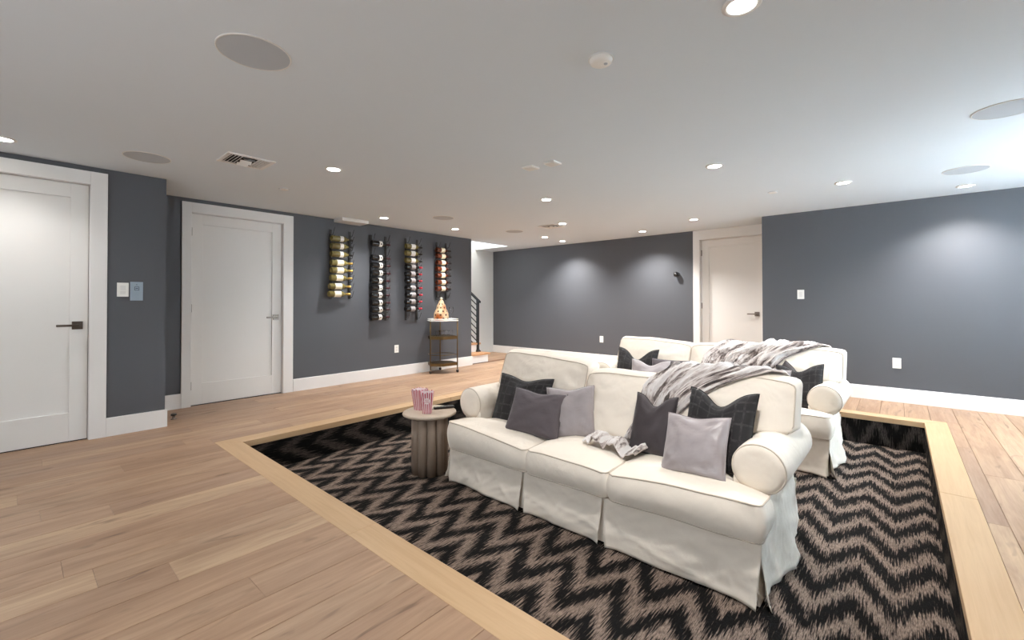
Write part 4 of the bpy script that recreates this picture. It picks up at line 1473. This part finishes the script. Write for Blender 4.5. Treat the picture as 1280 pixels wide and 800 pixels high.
def sofa_bvh(root, extra=()):
    vs, fs = [], []
    def add(o):
        if o.type == 'MESH' and o.name.split('.')[0] in ('base', 'back_frame', 'arm', 'seat_cushion', 'back_cushion', 'cover'):
            mw = o.matrix_world; n0 = len(vs)
            vs.extend([mw @ v.co for v in o.data.vertices])
            fs.extend([[n0 + i for i in p.vertices] for p in o.data.polygons])
        for c in o.children: add(c)
    add(root)
    for o in extra: add(o)
    return BVHTree.FromPolygons(vs, fs)


bpy.context.view_layer.update()


def interp(tab, s):
    for (a, va), (b2, vb) in zip(tab, tab[1:]):
        if s <= b2:
            t = (s - a) / (b2 - a)
            return tuple(lerp(p, q, t) for p, q in zip(va, vb)) if isinstance(va, tuple) else lerp(va, vb, t)
    return tab[-1][1]


def make_throw(label, sofa, origin, path, left, right, seed, NS=110, NT=70, fold=0.045, foldang=0.15, nf=6.0, bundle=1.0):
    """path: (s, (y, z)) local profile; left/right: (s, x) of the two edges"""
    bv = sofa_bvh(sofa)
    O_ = Vector(origin); RZ = Matrix.Rotation(math.radians(-1.1), 3, 'Z')
    P = []
    for i in range(NS + 1):
        s = i / NS
        (y, z) = interp(path, s)
        (ya, za), (yb_, zb_) = interp(path, max(0, s - 0.02)), interp(path, min(1, s + 0.02))
        tv = Vector((0, yb_ - ya, zb_ - za)).normalized()
        nv = Vector((0, tv.z, -tv.y))
        nv = RZ @ nv
        rowp = []
        xa, xb = interp(left, s), interp(right, s)
        for j in range(NT + 1):
            q = j / NT
            eu = 0.03 * nz3(s * 7, seed, 1.0) if q < 0.5 else 0.03 * nz3(s * 7, seed + 4, 2.0)
            x = lerp(xa, xb, q) + eu * abs(2 * q - 1) ** 2
            p0 = O_ + RZ @ Vector((x, y, z))
            hit = bv.ray_cast(p0 + nv * 0.35, -nv, 0.8)
            d = (hit[0] - p0).dot(nv) if hit[0] is not None else 0.0
            rowp.append((p0, nv, max(-0.12, min(0.2, d)), s, q, x))
        P.append(rowp)
    D = np.array([[c[2] for c in r] for r in P])
    for _ in range(10):   # cloth does not follow every crease: keep above the surface but smooth
        A = np.pad(D, 1, mode='edge')
        sm = (A[:-2, 1:-1] + A[2:, 1:-1] + A[1:-1, :-2] + A[1:-1, 2:]) / 4
        D = np.maximum(D, sm)
    bm = bmesh.new(); uvl = bm.loops.layers.uv.new('UVMap')
    top, bot = [], []
    for i, r in enumerate(P):
        ra, rb = [], []
        for j, (p0, nv, d, s, q, x) in enumerate(r):
            wv1 = nz3(s * 2.6 + seed, q * 1.6, 0.5); wv2 = nz3(s * 5 + 7, q * 4, seed)
            co = (q + foldang * s + 0.16 * wv1 + 0.05 * wv2) * nf * lerp(1.0, 0.55, sstep(0.8, 0.9, s) * bundle)
            fr1 = abs(((co) % 1.0) * 2 - 1)
            fr2 = abs(((co * 2.3 + 0.37 + 0.3 * wv2) % 1.0) * 2 - 1)
            rid = (1 - fr1) ** 1.3 * (0.65 + 0.7 * nz3(math.floor(co) * 3.1, s * 2.5, seed)) + 0.40 * (1 - fr2) ** 1.4
            rid = max(0.0, rid)
            amp = fold * (1 + 0.5 * sstep(0.84, 0.95, s) * bundle)
            fz = 0.004 * nz3(x * 45, s * 90, seed) + 0.006 * nz3(q * 14, s * 20, seed + 3)
            edge = min(1.0, min(q, 1 - q) * 10 + 0.3)
            off = 0.010 + amp * rid * edge + fz + bundle * 0.05 * math.sin(PI * max(0.0, min(1.0, (s - 0.83) / 0.17))) * (0.6 + 0.8 * abs(nz3(q * 3, 1.0, seed)))
            pp = p0 + nv * (D[i, j] + off)
            ra.append(bm.verts.new(pp - O_)); rb.append(bm.verts.new(pp - nv * min(0.008, off * 0.8) - O_))
        top.append(ra); bot.append(rb)
    Ls = 1.35
    for i in range(NS):
        for j in range(NT):
            f = bm.faces.new((top[i][j], top[i][j + 1], top[i + 1][j + 1], top[i + 1][j]))
            for l, (a, b2) in zip(f.loops, ((i, j), (i, j + 1), (i + 1, j + 1), (i + 1, j))): l[uvl].uv = (b2 / NT, a / NS * Ls)
            f = bm.faces.new((bot[i][j], bot[i + 1][j], bot[i + 1][j + 1], bot[i][j + 1]))
            for l, (a, b2) in zip(f.loops, ((i, j), (i + 1, j), (i + 1, j + 1), (i, j + 1))): l[uvl].uv = (b2 / NT, a / NS * Ls)
    rim = [(i, 0) for i in range(NS)] + [(NS, j) for j in range(NT)] + [(i, NT) for i in range(NS, 0, -1)] + [(0, j) for j in range(NT, 0, -1)]
    for a, b2 in zip(rim, rim[1:] + rim[:1]):
        bm.faces.new((top[a[0]][a[1]], bot[a[0]][a[1]], bot[b2[0]][b2[1]], top[b2[0]][b2[1]]))
    bmesh.ops.recalc_face_normals(bm, faces=bm.faces)
    o = obj('fur_throw', bm, M['fur'], None, loc=O_)
    return tag(o, label, 'throw blanket', 'faux fur throws over the sofa backs')


path1 = [(0.0, (0.53, 0.55)), (0.18, (0.52, 0.86)), (0.28, (0.42, 1.0)), (0.40, (0.22, 1.01)), (0.52, (0.10, 0.86)), (0.68, (0.0, 0.66)), (0.80, (-0.06, 0.50)), (0.88, (-0.14, 0.49)), (1.0, (-0.26, 0.48))]
make_throw('cream and grey faux fur throw draped over the front sofa back down to its seat', sofa1, S1, path1,
           [(0.0, 0.50), (0.28, 0.42), (0.40, 0.36), (0.52, 0.27), (0.68, 0.30), (0.80, 0.20), (0.88, 0.05), (1.0, 0.02)],
           [(0.0, 1.08), (0.28, 1.12), (0.38, 1.08), (0.46, 0.88), (0.55, 0.68), (0.68, 0.52), (0.80, 0.46), (1.0, 0.40)], 3.0)
path2 = [(0.0, (0.53, 0.50)), (0.2, (0.52, 0.86)), (0.32, (0.42, 1.0)), (0.46, (0.22, 1.01)), (0.62, (0.10, 0.86)), (0.82, (0.0, 0.66)), (1.0, (-0.06, 0.50))]
make_throw('cream and black faux fur throw bunched over the rear sofa back', sofa2, S2, path2,
           [(0.0, 0.20), (0.32, 0.14), (0.46, 0.10), (0.62, -0.02), (1.0, -0.10)],
           [(0.0, 1.02), (0.32, 1.08), (0.46, 1.02), (0.62, 0.72), (0.82, 0.55), (1.0, 0.5)], 11.0, fold=0.055, nf=6.0, foldang=0.35, bundle=0.0)
